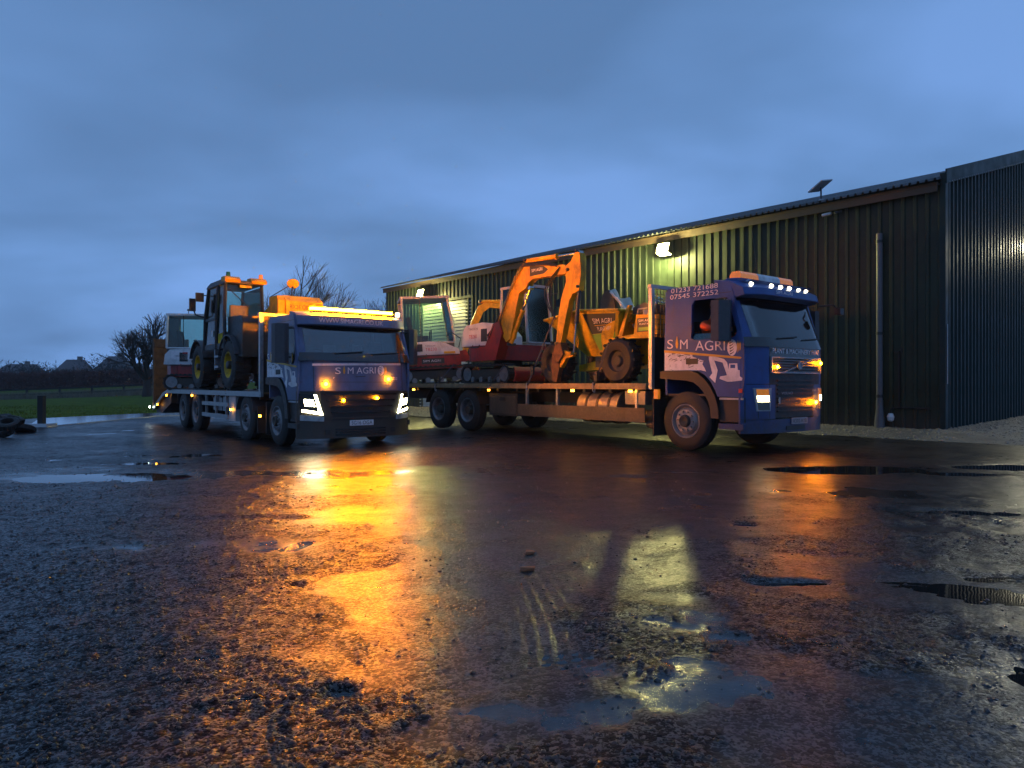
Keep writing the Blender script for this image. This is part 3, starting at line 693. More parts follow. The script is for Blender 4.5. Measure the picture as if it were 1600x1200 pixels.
# rough dead grass under the fence
def blades(name, n, fx, mat, label):
    r2 = np.random.default_rng(9)
    V = []; F = []
    x, y, z, h = fx(n, r2)
    a = r2.random(n)*PI; w = 0.012+0.012*r2.random(n); lx = r2.normal(0, .25, n)*h; ly = r2.normal(0, .2, n)*h
    c, s = np.cos(a)*w, np.sin(a)*w
    A = np.stack([x-c, y-s, z], -1); Bv = np.stack([x+c, y+s, z], -1); T = np.stack([x+lx, y+ly, z+h], -1)
    V = np.stack([A, Bv, T], 1).reshape(-1, 3); F = np.arange(3*n).reshape(-1, 3)
    me = bpy.data.meshes.new(name); me.from_pydata(V.tolist(), [], F.tolist()); me.materials.append(mat)
    o = bpy.data.objects.new(name, me); C.objects.link(o); o['kind'] = 'stuff'; o['label'] = label
m_dead = M('dead_grass', (0.17, 0.15, 0.10), 0.9, 0, 0.4, 3)
def near_fence(n, r2):
    t = r2.random(n)*8.4; x = -58+3.05*t+r2.normal(0, .6, n); y = 74.5+.75*t+r2.normal(0.6, 1.2, n)
    return x, y, field_z(x, y), .25+.75*r2.random(n)
blades('rank_grass', 22000, near_fence, m_dead, 'long dead grass standing along the fence')
def near_edge(n, r2):
    x = -45+40*r2.random(n); y = ys(x)+0.4+14*r2.random(n)**2
    return x, y, field_z(x, y)-.02, .03+.07*r2.random(n)
blades('meadow_grass', 26000, near_edge, m_grass, 'short green grass beyond the concrete apron')
# bare hedge on the far side of the field
def twigs(name, x0, y0, x1, y1, h, thick, n, mat, seed, zf=None, wob=.2):
    r2 = np.random.default_rng(seed)
    t = r2.random(n); x = x0+(x1-x0)*t; y = y0+(y1-y0)*t+r2.normal(0, thick, n)
    top = h*(1+wob*fbm(t*40, t*0, 1.0, 4, seed)); zb = field_z(x, y)
    z = zb+top*r2.random(n)**.8
    l = .25+.55*r2.random(n); a = r2.random(n)*2*PI; e = r2.random(n)*1.3
    d = np.stack([np.cos(a)*np.cos(e), np.sin(a)*np.cos(e), np.sin(e)], -1)*l[:, None]
    p = np.stack([x, y, z-.2], -1); w = np.stack([r2.normal(0, .05, n), r2.normal(0, .02, n), r2.normal(0, .05, n)], -1)
    V = np.stack([p-w, p+w, p+d], 1).reshape(-1, 3)
    me = bpy.data.meshes.new(name); me.from_pydata(V.tolist(), [], np.arange(3*n).reshape(-1, 3).tolist()); me.materials.append(mat)
    return me
hedge = bpy.data.objects.new('hedge', twigs('hedge', -78, 97, -22, 108, 2.5, .7, 26000, m_hedge, 4, wob=.12)); C.objects.link(hedge)
tag(hedge, 'long reddish-brown leafless hedge beyond the fence', 'hedge')
m_scrub = M('dark_scrub', (0.030, 0.034, 0.030), 0.95, 0, 0.4, 2)
sc = bpy.data.objects.new('far_scrub', twigs('far_scrub', -118, 118, -58, 128, 4.0, 3.0, 26000, m_scrub, 14, wob=.9)); C.objects.link(sc)
sc['kind'] = 'stuff'; sc['label'] = 'dark belt of scrub and trees left of the hedge'
sc = bpy.data.objects.new('far_scrub', twigs('far_scrub', -150, 185, 20, 215, 5.0, 5.0, 30000, m_scrub, 15, wob=.7)); C.objects.link(sc)
sc['kind'] = 'stuff'; sc['label'] = 'distant tree belt along the skyline behind the houses'
# houses
m_tile = M('house_roof_tiles', (0.10, 0.085, 0.085), 0.7, 0, 0.3, .8, bump=.3, bscale=5)
m_wallh = M('house_render', (0.16, 0.14, 0.13), 0.8, 0, 0.2, .5)
m_pane = M('dark_pane', (0.02, 0.025, 0.03), .1, 0, .1, 3)
m_lit = lamp_mat('lit_window', (1.0, .9, .7), 0.9)
def house(label, x, y, w, d, he, hr, hip, lit=()):
    t = thing('house', label, 'house', (x, y, 1.1), 0.12, 'houses beyond the hedge')
    bm = B(); bx(bm, -w/2, w/2, -d/2, d/2, -2, he); obj('wall', bm, m_wallh, t, smooth=False)
    bm = B(); o_ = .35
    b4 = [bm.verts.new(p) for p in ((-w/2-o_, -d/2-o_, he), (w/2+o_, -d/2-o_, he), (w/2+o_, d/2+o_, he), (-w/2-o_, d/2+o_, he))]
    t2 = [bm.verts.new((-w/2+hip, 0, hr)), bm.verts.new((w/2-hip*.6, 0, hr))]
    for f in ((b4[0], b4[1], t2[1], t2[0]), (b4[2], b4[3], t2[0], t2[1]), (b4[1], b4[2], t2[1]), (b4[3], b4[0], t2[0]), (b4[3], b4[2], b4[1], b4[0])): bm.faces.new(f)
    r = obj('roof', bm, m_tile, t, smooth=False)
    bm = B(); bx(bm, w*.12, w*.12+.9, -.35, .35, hr-.8, hr+.7); obj('chimney', bm, m_wallh, r, smooth=False)
    for k, wx in enumerate((-w*.3, 0, w*.3)):
        bm = B(); bx(bm, wx-.55, wx+.55, -d/2-.04, -d/2+.02, he-1.5, he-.4); f = obj('window', bm, m_white, t, smooth=False)
        bm = B(); bx(bm, wx-.47, wx+.47, -d/2-.06, -d/2-.045, he-1.42, he-.48); obj('pane', bm, m_lit if k in lit else m_pane, f, smooth=False)
house('wide grey house with hipped roof left of centre in the skyline', -98.5, 160, 5.8, 7, 2.2, 5.6, 1.2, (2,))
house('tall grey house with steep roof nearer the oak', -90, 161, 5.6, 7, 3.2, 6.4, 1.5, (0,))
house('low grey outbuilding roof joined right of the tall house', -84.0, 158, 6.4, 6, 1.8, 4.0, .4, (1,))
house('small far house low on the left skyline', -121, 175, 9, 7, 2.4, 5.0, 1.5)
# timber post and heap of scrap attachments on the left
gp = thing('gate_post', 'square weathered timber post at the corner of the concrete apron', 'post', (-14.1, 21.3, -.1))
bm = B(); bx(bm, -.08, .08, -.08, .08, 0, .95); obj('shaft', bm, m_fence, gp, bevel=.01)
bm = B(); prism_z(bm, [(-.28, -.2), (.3, -.24), (.34, .2), (-.25, .24)], -.02, .12); obj('footing', bm, m_conc, gp, bevel=.02)
rnd = random.Random(5)
heap_spots = [(-12.45, 17.35, .0), (-12.95, 17.75, .0), (-13.35, 18.15, 0), (-13.75, 18.5, 0), (-12.75, 18.1, .30), (-13.2, 18.4, .28), (-12.2, 17.2, .26), (-13.05, 19.0, 0)]
pos_words = ['front right tyre of the dark heap', 'second tyre from the right along the heap front', 'third tyre along the front of the dark heap', 'leftmost tyre low in the dark heap', 'upper middle tyre on the dark heap', 'tyre on top at the left of the dark heap', 'upper tyre at the right end of the dark heap', 'tyre lying behind the dark heap']
for (x, y, z), w_ in zip(heap_spots, pos_words):
    t = thing('scrap_tyre', 'worn black '+w_, 'tyre', (x, y, -.1+z), 0, 'heap of scrap tyres'); t.scale = (.68, .68, .68)
    bm = B(); lathe(bm, [(-.11, .20), (-.12, .30), (-.08, .37), (.08, .37), (.12, .30), (.11, .20), (.06, .19), (-.06, .19), (-.11, .20)], 0, 0, .14, 'z', 20)
    o = obj('tyre', bm, m_rubber, t); o.rotation_euler = (rnd.uniform(-.5, .5), rnd.uniform(-.5, .5), rnd.random()*6)
    bm = B()
    for k in range(20):
        a = 2*PI*k/20; bx(bm, math.cos(a)*.37-.02, math.cos(a)*.37+.02, math.sin(a)*.37-.02, math.sin(a)*.37+.02, .06, .22)
    o2 = obj('tread', bm, m_rubber, t, smooth=False); o2.rotation_euler = o.rotation_euler
for x, y, lab in ((.12, 5.0, 'larger broken orange brick lump on the wet yard'), (.10, 4.6, 'smaller broken orange brick lump nearest the camera')):
    bm = B(); bx(bm, -.035, .035, -.02, .02, -.015, .014)
    for v in bm.verts: v.co += Vector((rnd.uniform(-.016, .016), rnd.uniform(-.011, .011), rnd.uniform(-.009, .006)))
    z = float(lowG(np.array(x), np.array(y))+yard_h(np.array([x]), np.array([y]))[0])
    tag(obj('brick_lump', bm, m_brickf, None, bevel=.006, loc=(x, y, max(z, -.02)+.01)), lab, 'brick')

# ================================================================== LORRIES
# local frame of a lorry: +x forward, -y the near (driver's) side, z up, origin under the front axle
TRK = {'R': ((4.10, 13.65, 0.0), R(38.5-90)), 'L': ((-3.97, 15.64, -0.10), R(38.0-90))}
def bow(y): 
    a = abs(y)
    return 0.045*(a/1.25)**2+0.24*max(0, min(1, (a-0.80)/0.45))**2
def front_patch(bm, y0, y1, z0, z1, xf, dx=0.0, nu=10, nv=4, th=0.03, inset=None):
    """piece of the bowed cab front between y0..y1 and z0..z1; xf(z) = front profile"""
    return patch(bm, lambda u, v: (xf(z0+(z1-z0)*v)-bow(y0+(y1-y0)*u)+dx, y0+(y1-y0)*u, z0+(z1-z0)*v), nu, nv, (-th, 0, 0))
def quad_front(bm, pts, xf, dx, th=0.012):
    """quadrilateral (y,z corners in order bl,br,tr,tl) hugging the bowed front"""
    def fn(u, v):
        y = (pts[0][0]*(1-u)+pts[1][0]*u)*(1-v)+(pts[3][0]*(1-u)+pts[2][0]*u)*v
        z = (pts[0][1]*(1-u)+pts[1][1]*u)*(1-v)+(pts[3][1]*(1-u)+pts[2][1]*u)*v
        return (xf(z)-bow(y)+dx, y, z)
    return patch(bm, fn, 6, 4, (-th, 0, 0))
def make_wheel(dual, rr=0.53, w=0.30, rimmat=None):
    """returns tyre, rim, hub meshes centred on the axle, outer face towards -y at y=0"""
    rimmat = rimmat or m_rim
    a = B(); lathe(a, [(.03, .29), (.0, .33), (-.0, .42), (.02, .49), (.05, rr), (.09, rr+.002), (.095, rr-.012), (.105, rr-.012), (.11, rr+.003), (.19, rr+.003), (.195, rr-.012), (.205, rr-.012), (.21, rr+.002), (w-.05, rr), (w-.02, .48), (w, .42), (w, .33), (w-.03, .29)], 0, 0, 0, 'y', 40, False)
    b = B(); c = B()
    if dual: # dished
        lathe(b, [(.025, .315), (.0, .31), (.0, .295), (.03, .27), (.15, .255), (.155, .14), (.155, 0.001)], 0, 0, 0, 'y', 32, False)
        lathe(c, [(.155, .13), (.06, .12), (.02, .10), (.02, .001)], 0, 0, 0, 'y', 20)
        nr, ny = .17, .15
    else:
        lathe(b, [(.03, .315), (.0, .31), (.0, .295), (.04, .27), (.06, .255), (.035, .235), (.005, .205), (.0, .13), (.0, 0.001)], 0, 0, 0, 'y', 32, False)
        lathe(c, [(.0, .115), (-.05, .105), (-.06, .09), (-.05, .08), (-.03, 0.001)], 0, 0, 0, 'y', 20)
        nr, ny = .168, .0
    nuts = B()
    for k in range(10):
        t = 2*PI*k/10; cyl(nuts, (nr*math.cos(t), ny-.035, nr*math.sin(t)), (nr*math.cos(t), ny+.005, nr*math.sin(t)), .017, .02, 6)
    return a, b, c, nuts
def add_wheels(t, spots):
    src = {}
    for x, side, dual in spots:
        k = dual
        if k not in src:
            a, b, c, nu = make_wheel(dual)
            ty = obj('wheel', a, m_rubber, t); ri = obj('rim', b, m_rim, ty); hu = obj('hub', c, m_chassis, ty); nn = obj('wheel_nuts', nu, m_rim, ty)
            src[k] = (ty, ri, hu, nn); tgt = ty
        else:
            tgt = bpy.data.objects.new('wheel', src[k][0].data); C.objects.link(tgt); tgt.parent = t
            for q, nm in zip(src[k][1:], ('rim', 'hub', 'wheel_nuts')):
                o = bpy.data.objects.new(nm, q.data); C.objects.link(o); o.parent = tgt
        tgt.location = (x, -1.22 if side < 0 else 1.22, 0.53); tgt.rotation_euler = (0, random.random()*6, 0) if side < 0 else (0, random.random()*6, PI)
def mudguard(t, x, mat, r=.62, y0=-1.25, y1=-.9, a0=15, a1=165):
    n = 14
    for sgn in (1, -1):
        bm = B(); ya, yb = (y0, y1) if sgn == 1 else (-y1, -y0)
        patch(bm, lambda u, v: (x+r*math.cos(R(a0+(a1-a0)*u)), ya+(yb-ya)*v, .53+r*math.sin(R(a0+(a1-a0)*u))), n, 1, (0, 0, .015))
        obj('mudguard', bm, mat, t)
def cab(t, P):
    blue = P['blue']; zb, zt = P['ws']; roof = P['roof']; xf = P['xf']; rear = P['rear']
    # side panels with window opening and wheel arch
    arch = [(.70, .98+P.get('dz', 0)), (.66, 1.08), (.56, 1.24), (.44, 1.36), (.30, 1.43), (rear+.02, 1.43)]
    for s in (-1, 1):
        outer = [(1.20, .98)]+arch[0:]+[(rear, 1.43), (rear, roof-.12), (rear+.06, roof-.03), (.92, roof-.06), (1.0, zt+.02), (1.22, zb), (1.24, 1.3)]
        outer = [p for i, p in enumerate(outer) if i == 0 or p != outer[i-1]]
        bm = B(); plate(bm, outer, [P['win']], lambda a, b, k: (a, s*(1.245-.05*k-.05*max(0, b-2.0)), b), 1)
        side = obj('cab_side', bm, blue, t)
        bm = B(); wz = 1.0 if not (P['key'] == 'R' and s < 0) else .16; z0w = min(q[1] for q in P['win'])
        plate(bm, P['win'], [], lambda a, b, k: (a, s*(1.225-.006*k-.05*max(0, b-2.0)), z0w+(b-z0w)*wz), 1); obj('side_window', bm, m_glass, side, smooth=False)
        # door outline and handle
        for a, b in (((P['dl'], 1.46), (P['dl'], zt+.08)), ((1.215, 1.02), (1.215, zb-.1)), ((P['dl'], zt+.08), (.95, zt+.08))):
            q = Vector((b[0]-a[0], 0, b[1]-a[1])); dirx = abs(q.x) > abs(q.z)
            e = (0, .005) if dirx else (.005, 0)
            ya = s*(1.2455-.05*max(0, a[1]-2.0)); yb = s*(1.2455-.05*max(0, b[1]-2.0))
            bm = B(); vs = [bm.verts.new((a[0]-e[0], ya, a[1]-e[1])), bm.verts.new((a[0]+e[0], ya, a[1]+e[1])), bm.verts.new((b[0]+e[0], yb, b[1]+e[1])), bm.verts.new((b[0]-e[0], yb, b[1]-e[1]))]
            bm.faces.new(vs)
            obj('door_seam', bm, m_darkprint, side, smooth=False)
        hx, hz_ = P['handle']
        bm = B(); bx(bm, hx, hx+.26, s*1.245-.012, s*1.245+.012, hz_, hz_+.10); obj('door_handle', bm, m_black, side, bevel=.01)
        # wheel arch moulding
        bm = B(); A = [(.74, .60), (.72, .80), (.66, .99), (.56, 1.16), (.44, 1.29), (.28, 1.40), (.1, 1.44), (-.55, 1.44), (-.56, 1.30), (.06, 1.26), (.2, 1.23), (.33, 1.15), (.45, 1.02), (.54, .86), (.58, .6)]
        plate(bm, A, [], lambda a, b, k: (a, s*(1.262-.36*k), b), 1); obj('wheel_arch', bm, m_black, t)
        # steps
        bm = B(); bx(bm, .74, 1.22, s*1.24-.02 if s > 0 else -1.26, s*1.24+.02 if s > 0 else -.95, .42, .52) if s < 0 else bx(bm, .74, 1.22, .95, 1.26, .42, .52)
        st = obj('step', bm, blue if P['key'] == 'R' else m_black, t, bevel=.02)
        bm = B(); bx(bm, .72, 1.22, *((-1.20, -1.0) if s < 0 else (1.0, 1.20)), .55, .97); obj('step_well', bm, m_black, t)
        bm = B(); bx(bm, .74, 1.20, *((-1.245, -1.2) if s < 0 else (1.2, 1.245)), .93, .965); obj('step_tread', bm, m_steel, t)
    # back wall, floor, roof
    bm = B(); bx(bm, rear-.012, rear+.03, -1.19, 1.19, 1.0, roof-.1); obj('cab_back', bm, blue, t, bevel=.01)
    bm = B(); bx(bm, rear+.03, 1.1, -1.17, 1.17, .98, 1.02); obj('cab_floor', bm, m_black, t)
    rk = 1.0
    bm = B(); patch(bm, lambda u, v: (rear+.0+(rk-rear)*u, (-1.20+2.40*v), roof-.045+.06*math.sin(PI*v)**.6-.04*(2*u-1)**2-.02*u), 8, 16, (0, 0, -.03)); rf = obj('roof', bm, blue, t)
    # windscreen surround and glass
    xs = lambda z: P['xs'][0]+(P['xs'][1]-P['xs'][0])*(z-zb)/(zt-zb)
    sb = lambda y: bow(y)*.8
    bm = B(); patch(bm, lambda u, v: (xs(zb+.06+(zt-zb-.08)*v)-sb(-1.10+2.2*u)+.0, -1.10+2.20*u, zb+.06+(zt-zb-.08)*v), 18, 5, (-.008, 0, 0)); ws = obj('windscreen', bm, m_screen, t)
    for y0, y1 in ((-1.235, -1.095), (1.095, 1.235)):
        bm = B(); patch(bm, lambda u, v: (xs(zb+(zt-zb)*v)-sb(y0+(y1-y0)*u), (y0+(y1-y0)*u)*(1-.025*v), zb+(zt-zb)*v), 6, 5, (-.06, 0, 0))
        obj('windscreen_pillar', bm, blue, t)
    bm = B(); patch(bm, lambda u, v: (xs(zb-.10+.165*v)-sb(-1.235+2.47*u)+.012, -1.235+2.47*u, zb-.10+.165*v), 18, 2, (-.05, 0, 0)); obj('scuttle', bm, m_gloss, t)
    bm = B(); patch(bm, lambda u, v: (xs(zt-.07+.1*v)-sb(-1.2+2.4*u)+.006, -1.2+2.4*u, zt-.07+.1*v), 18, 2, (-.03, 0, 0)); obj('windscreen_header', bm, m_gloss, t)
    for y in (-.55, .25):
        bm = B(); n_ = 6
        tube(bm, [(xs(zb+.05+.03*k/n_)-sb(y+.62*k/n_)+.025, y+.62*k/n_, zb+.05+.05*k/n_) for k in range(n_+1)], .012); obj('wiper', bm, m_black, ws)
    # front panel in blue/black pieces
    for nm, y0, y1, z0, z1, mt in P['front']:
        bm = B(); front_patch(bm, y0, y1, z0, z1, xf); obj(nm, bm, mt, t)
    # sun visor box above the screen
    bm = B(); vz = zt
    VP = P['visor']      # profile points (x, z) from the roof down the face
    def vis(u, v):
        q = v*(len(VP)-1); i = min(int(q), len(VP)-2); f = q-i
        y = -1.19+2.38*u
        return (VP[i][0]+(VP[i+1][0]-VP[i][0])*f-bow(y)*.9, y, VP[i][1]+(VP[i+1][1]-VP[i][1])*f)
    patch(bm, vis, 16, (len(VP)-1)*3, (-.02, 0, -.012))
    visor = obj('sun_visor', bm, P['visor_mat'], t)
    for ya, yb in ((-1.192, -1.15), (1.15, 1.192)):
        bm = B(); k_ = bow(1.19)*.9
        prism_y(bm, [(a-k_, b) for a, b in VP]+[(VP[0][0]-k_, VP[-1][1])], ya, yb); obj('visor_end', bm, P['visor_mat'], visor, smooth=False)
    # interior
    for s in (-1, 1):
        bm = B(); bx(bm, -.05, .45, s*.62-.26, s*.62+.26, 1.30, 1.48); se = obj('seat', bm, m_fabric, t, bevel=.05)
        bm = B(); prism_y(bm, [(-.05, 1.42), (.08, 1.42), (-.02, 2.12), (-.14, 2.12)], s*.62-.25, s*.62+.25); obj('backrest', bm, m_fabric, se, bevel=.04)
        bm = B(); prism_y(bm, [(-.14, 2.15), (-.05, 2.15), (-.07, 2.36), (-.15, 2.36)], s*.62-.15, s*.62+.15); obj('headrest', bm, m_fabric, se, bevel=.03)
    bm = B(); prism_y(bm, [(.85, 1.3), (1.2, 1.3), (1.22, zb-.02), (1.0, zb+.03), (.82, zb-.12)], -1.1, 1.1); obj('dashboard', bm, m_black, t, bevel=.03)
    bm = B()
    tube(bm, [(.66-.12*math.sin(a)*.5, -.62+.22*math.cos(a), 1.86+.2*math.sin(a)*.85) for a in [2*PI*k/20 for k in range(21)]], .016)
    cyl(bm, (.66, -.62, 1.86), (.95, -.62, 1.6), .04); bx(bm, .65, .67, -.82, -.42, 1.84, 1.88); obj('steering_wheel', bm, m_black, t)
def big_mirror(t, x, y, z0, z1, mat, arm_z):
    s = -1 if y < 0 else 1
    bm = B(); prism_z(bm, [(x-.10, y), (x-.10, y+s*.27), (x+.04, y+s*.25), (x+.15, y+s*.10), (x+.12, y)], z0, z1)
    mi = obj('mirror', bm, mat, t, bevel=.045)
    bm = B(); bx(bm, x-.106, x-.102, min(y+s*.03, y+s*.23), max(y+s*.03, y+s*.23), z0+.2, z1-.05); bx(bm, x-.106, x-.102, min(y+s*.03, y+s*.23), max(y+s*.03, y+s*.23), z0+.04, z0+.18); obj('mirror_glass', bm, m_mirror, mi)
    bm = B()
    for z in arm_z: tube(bm, [(x-.02, y+s*.05, z), (x+.05, y-s*.1, z), (x+.02, y-s*.2, z)], .02)
    obj('mirror_arm', bm, m_black, mi)
def lampdot(t, name, p, r, mat, axis='x', d=.03, sc=1.0):
    bm = B(); lathe(bm, [(0, r*1.0), (d*.5, r*.95), (d, r*.5), (d*1.05, .001)], 0, 0, 0, axis, 12)
    o = obj(name, bm, mat, t, loc=p)
    if axis == 'y': o.rotation_euler = (0, 0, PI)
    return o
def logo_ear(t, x, z, h, face, off, mat=None):
    """stylised ear of grain used as the I of the lettering"""
    bm = B(); w = h*.16
    pts = [(0, 0), (w*.7, h*.12), (w, h*.45), (w*.75, h*.78), (w*.12, h*1.18), (-w*.12, h*1.18), (-w*.75, h*.78), (-w, h*.45), (-w*.7, h*.12)]
    f = (lambda a, b, k: (x+a, off, z+b)) if face == 'side' else (lambda a, b, k: (off, x+a, z+b))
    plate(bm, pts, [], (lambda a, b, k: (x+a, off-.003*k, z+b)) if face == 'side' else (lambda a, b, k: (off+.003*k, x+a, z+b)), 1)
    return obj('grain_emblem', bm, mat or m_gold, t, smooth=False)
def logo_disc(t, x, z, w, h, face, off):
    mk = lambda q: (lambda a, b, k: (x+a, off-.003*q-.002*k, z+b)) if face == 'side' else (lambda a, b, k: (off+.003*q+.002*k, x+a, z+b))
    bm = B(); plate(bm, [(w/2*math.cos(2*PI*i/20), h/2*math.sin(2*PI*i/20)) for i in range(20)], [], mk(0), 1); d = obj('tyre_emblem', bm, m_print, t, smooth=False)
    bm = B()
    for k in range(5):
        a = -.8+.4*k; cxx = w*.02*k-w*.04; czz = h*.36*(1-k/2.2)
        plate(bm, [(cxx-w*.26, czz-.06*h), (cxx+w*.05, czz+.0*h), (cxx+w*.18, czz+.09*h), (cxx+w*.1, czz-.02*h), (cxx-w*.2, czz-.13*h)], [], mk(1), 1)
    obj('emblem_tread', bm, m_darkprint, d, smooth=False)
    bm = B()
    for k in range(3):
        q = w*(.58+.13*k); plate(bm, [(q-w*.03, -h*.34+.06*h*k), (q+w*.04, -h*.1), (q+w*.05, h*.22), (q, h*.46-.04*h*k), (q-w*.05, h*.1)], [], mk(0), 1)
    obj('emblem_leaves', bm, m_gold, d, smooth=False)
    return d
def decals(t, key, face_y):
    """white machine silhouettes printed low on the cab side"""
    y = face_y
    ex = [(0.53, 1.68), (0.61, 1.69), (0.84, 1.63), (0.9, 1.57), (0.93, 1.45), (0.94, 1.55), (1.1, 1.55), (1.11, 1.44), (1.15, 1.43), (1.15, 1.33), (1.20, 1.30), (1.19, 1.26), (0.99, 1.24), (0.9, 1.24), (0.75, 1.29), (0.76, 1.33), (0.9, 1.35), (0.81, 1.57), (0.64, 1.61), (0.71, 1.44), (0.66, 1.22), (0.54, 1.32), (0.6, 1.39), (0.53, 1.63)]
    bm = B(); plate(bm, ex, [[(.965, 1.47), (1.06, 1.47), (1.06, 1.53), (.965, 1.53)]], lambda a, b, k: (a, y-.003*k, b), 1); obj('excavator_print', bm, m_print, t, smooth=False)
    lx = -.45 if key == 'R' else -.5
    tr = [(lx, 1.80), (-.30, 1.81), (-.28, 1.74), (-.2, 1.75), (-.18, 1.80), (-.03, 1.78), (.0, 1.73), (.12, 1.71), (.13, 1.74), (.17, 1.74), (.18, 1.69), (.42, 1.61), (.39, 1.55), (.44, 1.48), (.47, 1.42), (.36, 1.445), (-.03, 1.45), (lx, 1.45)]
    bm = B(); plate(bm, tr, [], lambda a, b, k: (a, y-.003*k, b), 1); o = obj('tractor_print', bm, m_print, t, smooth=False)
    bm = B(); r2 = random.Random(3)
    for k in range(26):
        cx, cz = r2.uniform(lx+.05, .34), r2.uniform(1.48, 1.74)
        if cz > 1.80-.38*max(0, cx+.1): continue
        l, a, w = r2.uniform(.04, .14), r2.uniform(-1.2, 1.6), r2.uniform(.004, .012)
        plate(bm, [(cx, cz), (cx+l*math.cos(a), cz+l*math.sin(a)*.6), (cx+l*math.cos(a)+w, cz+l*math.sin(a)*.6-w), (cx+w, cz-w)], [], lambda p, q, kk: (p, y-.005-.001*kk, q), 1)
    obj('print_lines', bm, m_darkprint, o, smooth=False)
    st = [(rear_x(key), 1.83), (rear_x(key), 1.785), (1.16, 1.625), (1.19, 1.645), (1.16, 1.66)]
    bm = B(); plate(bm, st, [], lambda a, b, k: (a, y-.004-.003*k, b), 1); obj('gold_stripe', bm, m_gold, t, smooth=False)
def rear_x(k): return -.46 if k == 'R' else -.51
def deck(t, key, x0, x1, z, edge_mat, side_mat):
    n = 9; w = 2.40/n
    src = None
    for k in range(n):
        if src is None:
            bm = B(); bx(bm, x1, x0, -1.2, -1.2+w-.008, z-.045, z); src = obj('deck_plank', bm, m_wood, t, smooth=False)
        else: share('deck_plank', src, t, (0, w*k, -.002*(k % 3)))
    for s in (-1, 1):
        bm = B(); bx(bm, x1-.01, x0+.01, *((-1.262, -1.203) if s < 0 else (1.203, 1.262)), z-.105, z+.014); obj('deck_edge', bm, edge_mat, t, bevel=.006)
    cb = None
    k = 0; x = x0-.25
    while x > x1:
        if cb is None: bm = B(); bx(bm, -.04, .04, -1.19, 1.19, z-.17, z-.05); cb = obj('cross_bearer', bm, m_chassis, t, smooth=False, loc=(x, 0, 0))
        else: share('cross_bearer', cb, t, (x, 0, 0))
        x -= .75
    for s in (-1, 1):
        bm = B(); bx(bm, x1+.3, 1.0, s*.42-.04, s*.42+.04, z-.43, z-.175); obj('chassis_rail', bm, m_chassis, t, smooth=False)
def axles(t, xs):
    for x in xs:
        bm = B(); cyl(bm, (x, -1.0, .53), (x, 1.0, .53), .07, n=10); lathe(bm, [(-.2, .08), (-.1, .2), (.1, .2), (.2, .08)], x, 0, .53, 'y', 14); obj('axle', bm, m_chassis, t)
def marker(t, x, z, y=-1.27, big=1.0):
    bm = B(); bx(bm, -.045*big, .045*big, -.012, .012, -.022*big, .022*big); obj('side_marker_lamp', bm, m_marker, t, loc=(x, y, z), bevel=.005)
def headboard(t, x, z0, z1, post_mat, mesh=True):
    for s in (-1, 1):
        bm = B(); bx(bm, x-.04, x+.04, *((-1.25, -1.17) if s < 0 else (1.17, 1.25)), z0, z1); obj('headboard_post', bm, post_mat, t, bevel=.008)
    bm = B(); bx(bm, x-.05, x+.05, -1.27, 1.27, z1+.002, z1+.07); obj('headboard_rail', bm, m_steel, t, bevel=.01)
    bm = B(); bx(bm, x-.02, x+.02, -1.165, 1.165, z0, z0+(z1-z0)*.52); obj('headboard_panel', bm, m_chassis, t, smooth=False)
    bm = B()
    for k in range(24): bx(bm, x-.008, x+.008, -1.15+.1*k-.006, -1.15+.1*k+.006, z0+(z1-z0)*.52, z1)
    for k in range(9): bx(bm, x-.012, x-.0085, -1.165, 1.165, z0+(z1-z0)*(.55+.05*k)-.005, z0+(z1-z0)*(.55+.05*k)+.005)
    obj('headboard_mesh', bm, m_chassis, t, smooth=False)

# ------------------------------------------------------------------ right-hand lorry
rt = thing('flatbed_lorry', 'blue flatbed lorry nearest the shed carrying two excavators and a dumper', 'lorry', *TRK['R'])
def xfR(z): return 1.44 if z < 1.9 else 1.44-.02*(z-1.9)
cab(rt, dict(key='R', blue=m_blue, ws=(1.93, 2.70), roof=3.0, xf=xfR, xs=(1.42, 1.14), rear=-.47, dl=-.02, handle=(.04, 1.555),
    win=[(.14, 2.02), (.14, 2.62), (.20, 2.70), (.90, 2.70), (.96, 2.66), (1.10, 2.12), (1.06, 2.02), (.98, 1.985), (.20, 1.985)],
    front=[('corner_panel', -1.25, -.80, 1.20, 1.84, m_blue), ('corner_panel', .84, 1.25, 1.20, 1.84, m_blue), ('front_panel', -.795, .835, 1.66, 1.84, m_gloss),
           ('grille_backing', -.795, .835, .62, 1.655, m_black), ('bumper_corner', -1.25, -.62, .60, 1.19, m_blue), ('bumper_corner', .64, 1.25, .60, 1.19, m_blue),
           ('bumper_lip', -1.25, 1.25, .36, .595, m_blue)], visor=[(.80, 3.02), (1.12, 2.96), (1.36, 2.84), (1.40, 2.72), (1.20, 2.69)], visor_mat=m_blue))
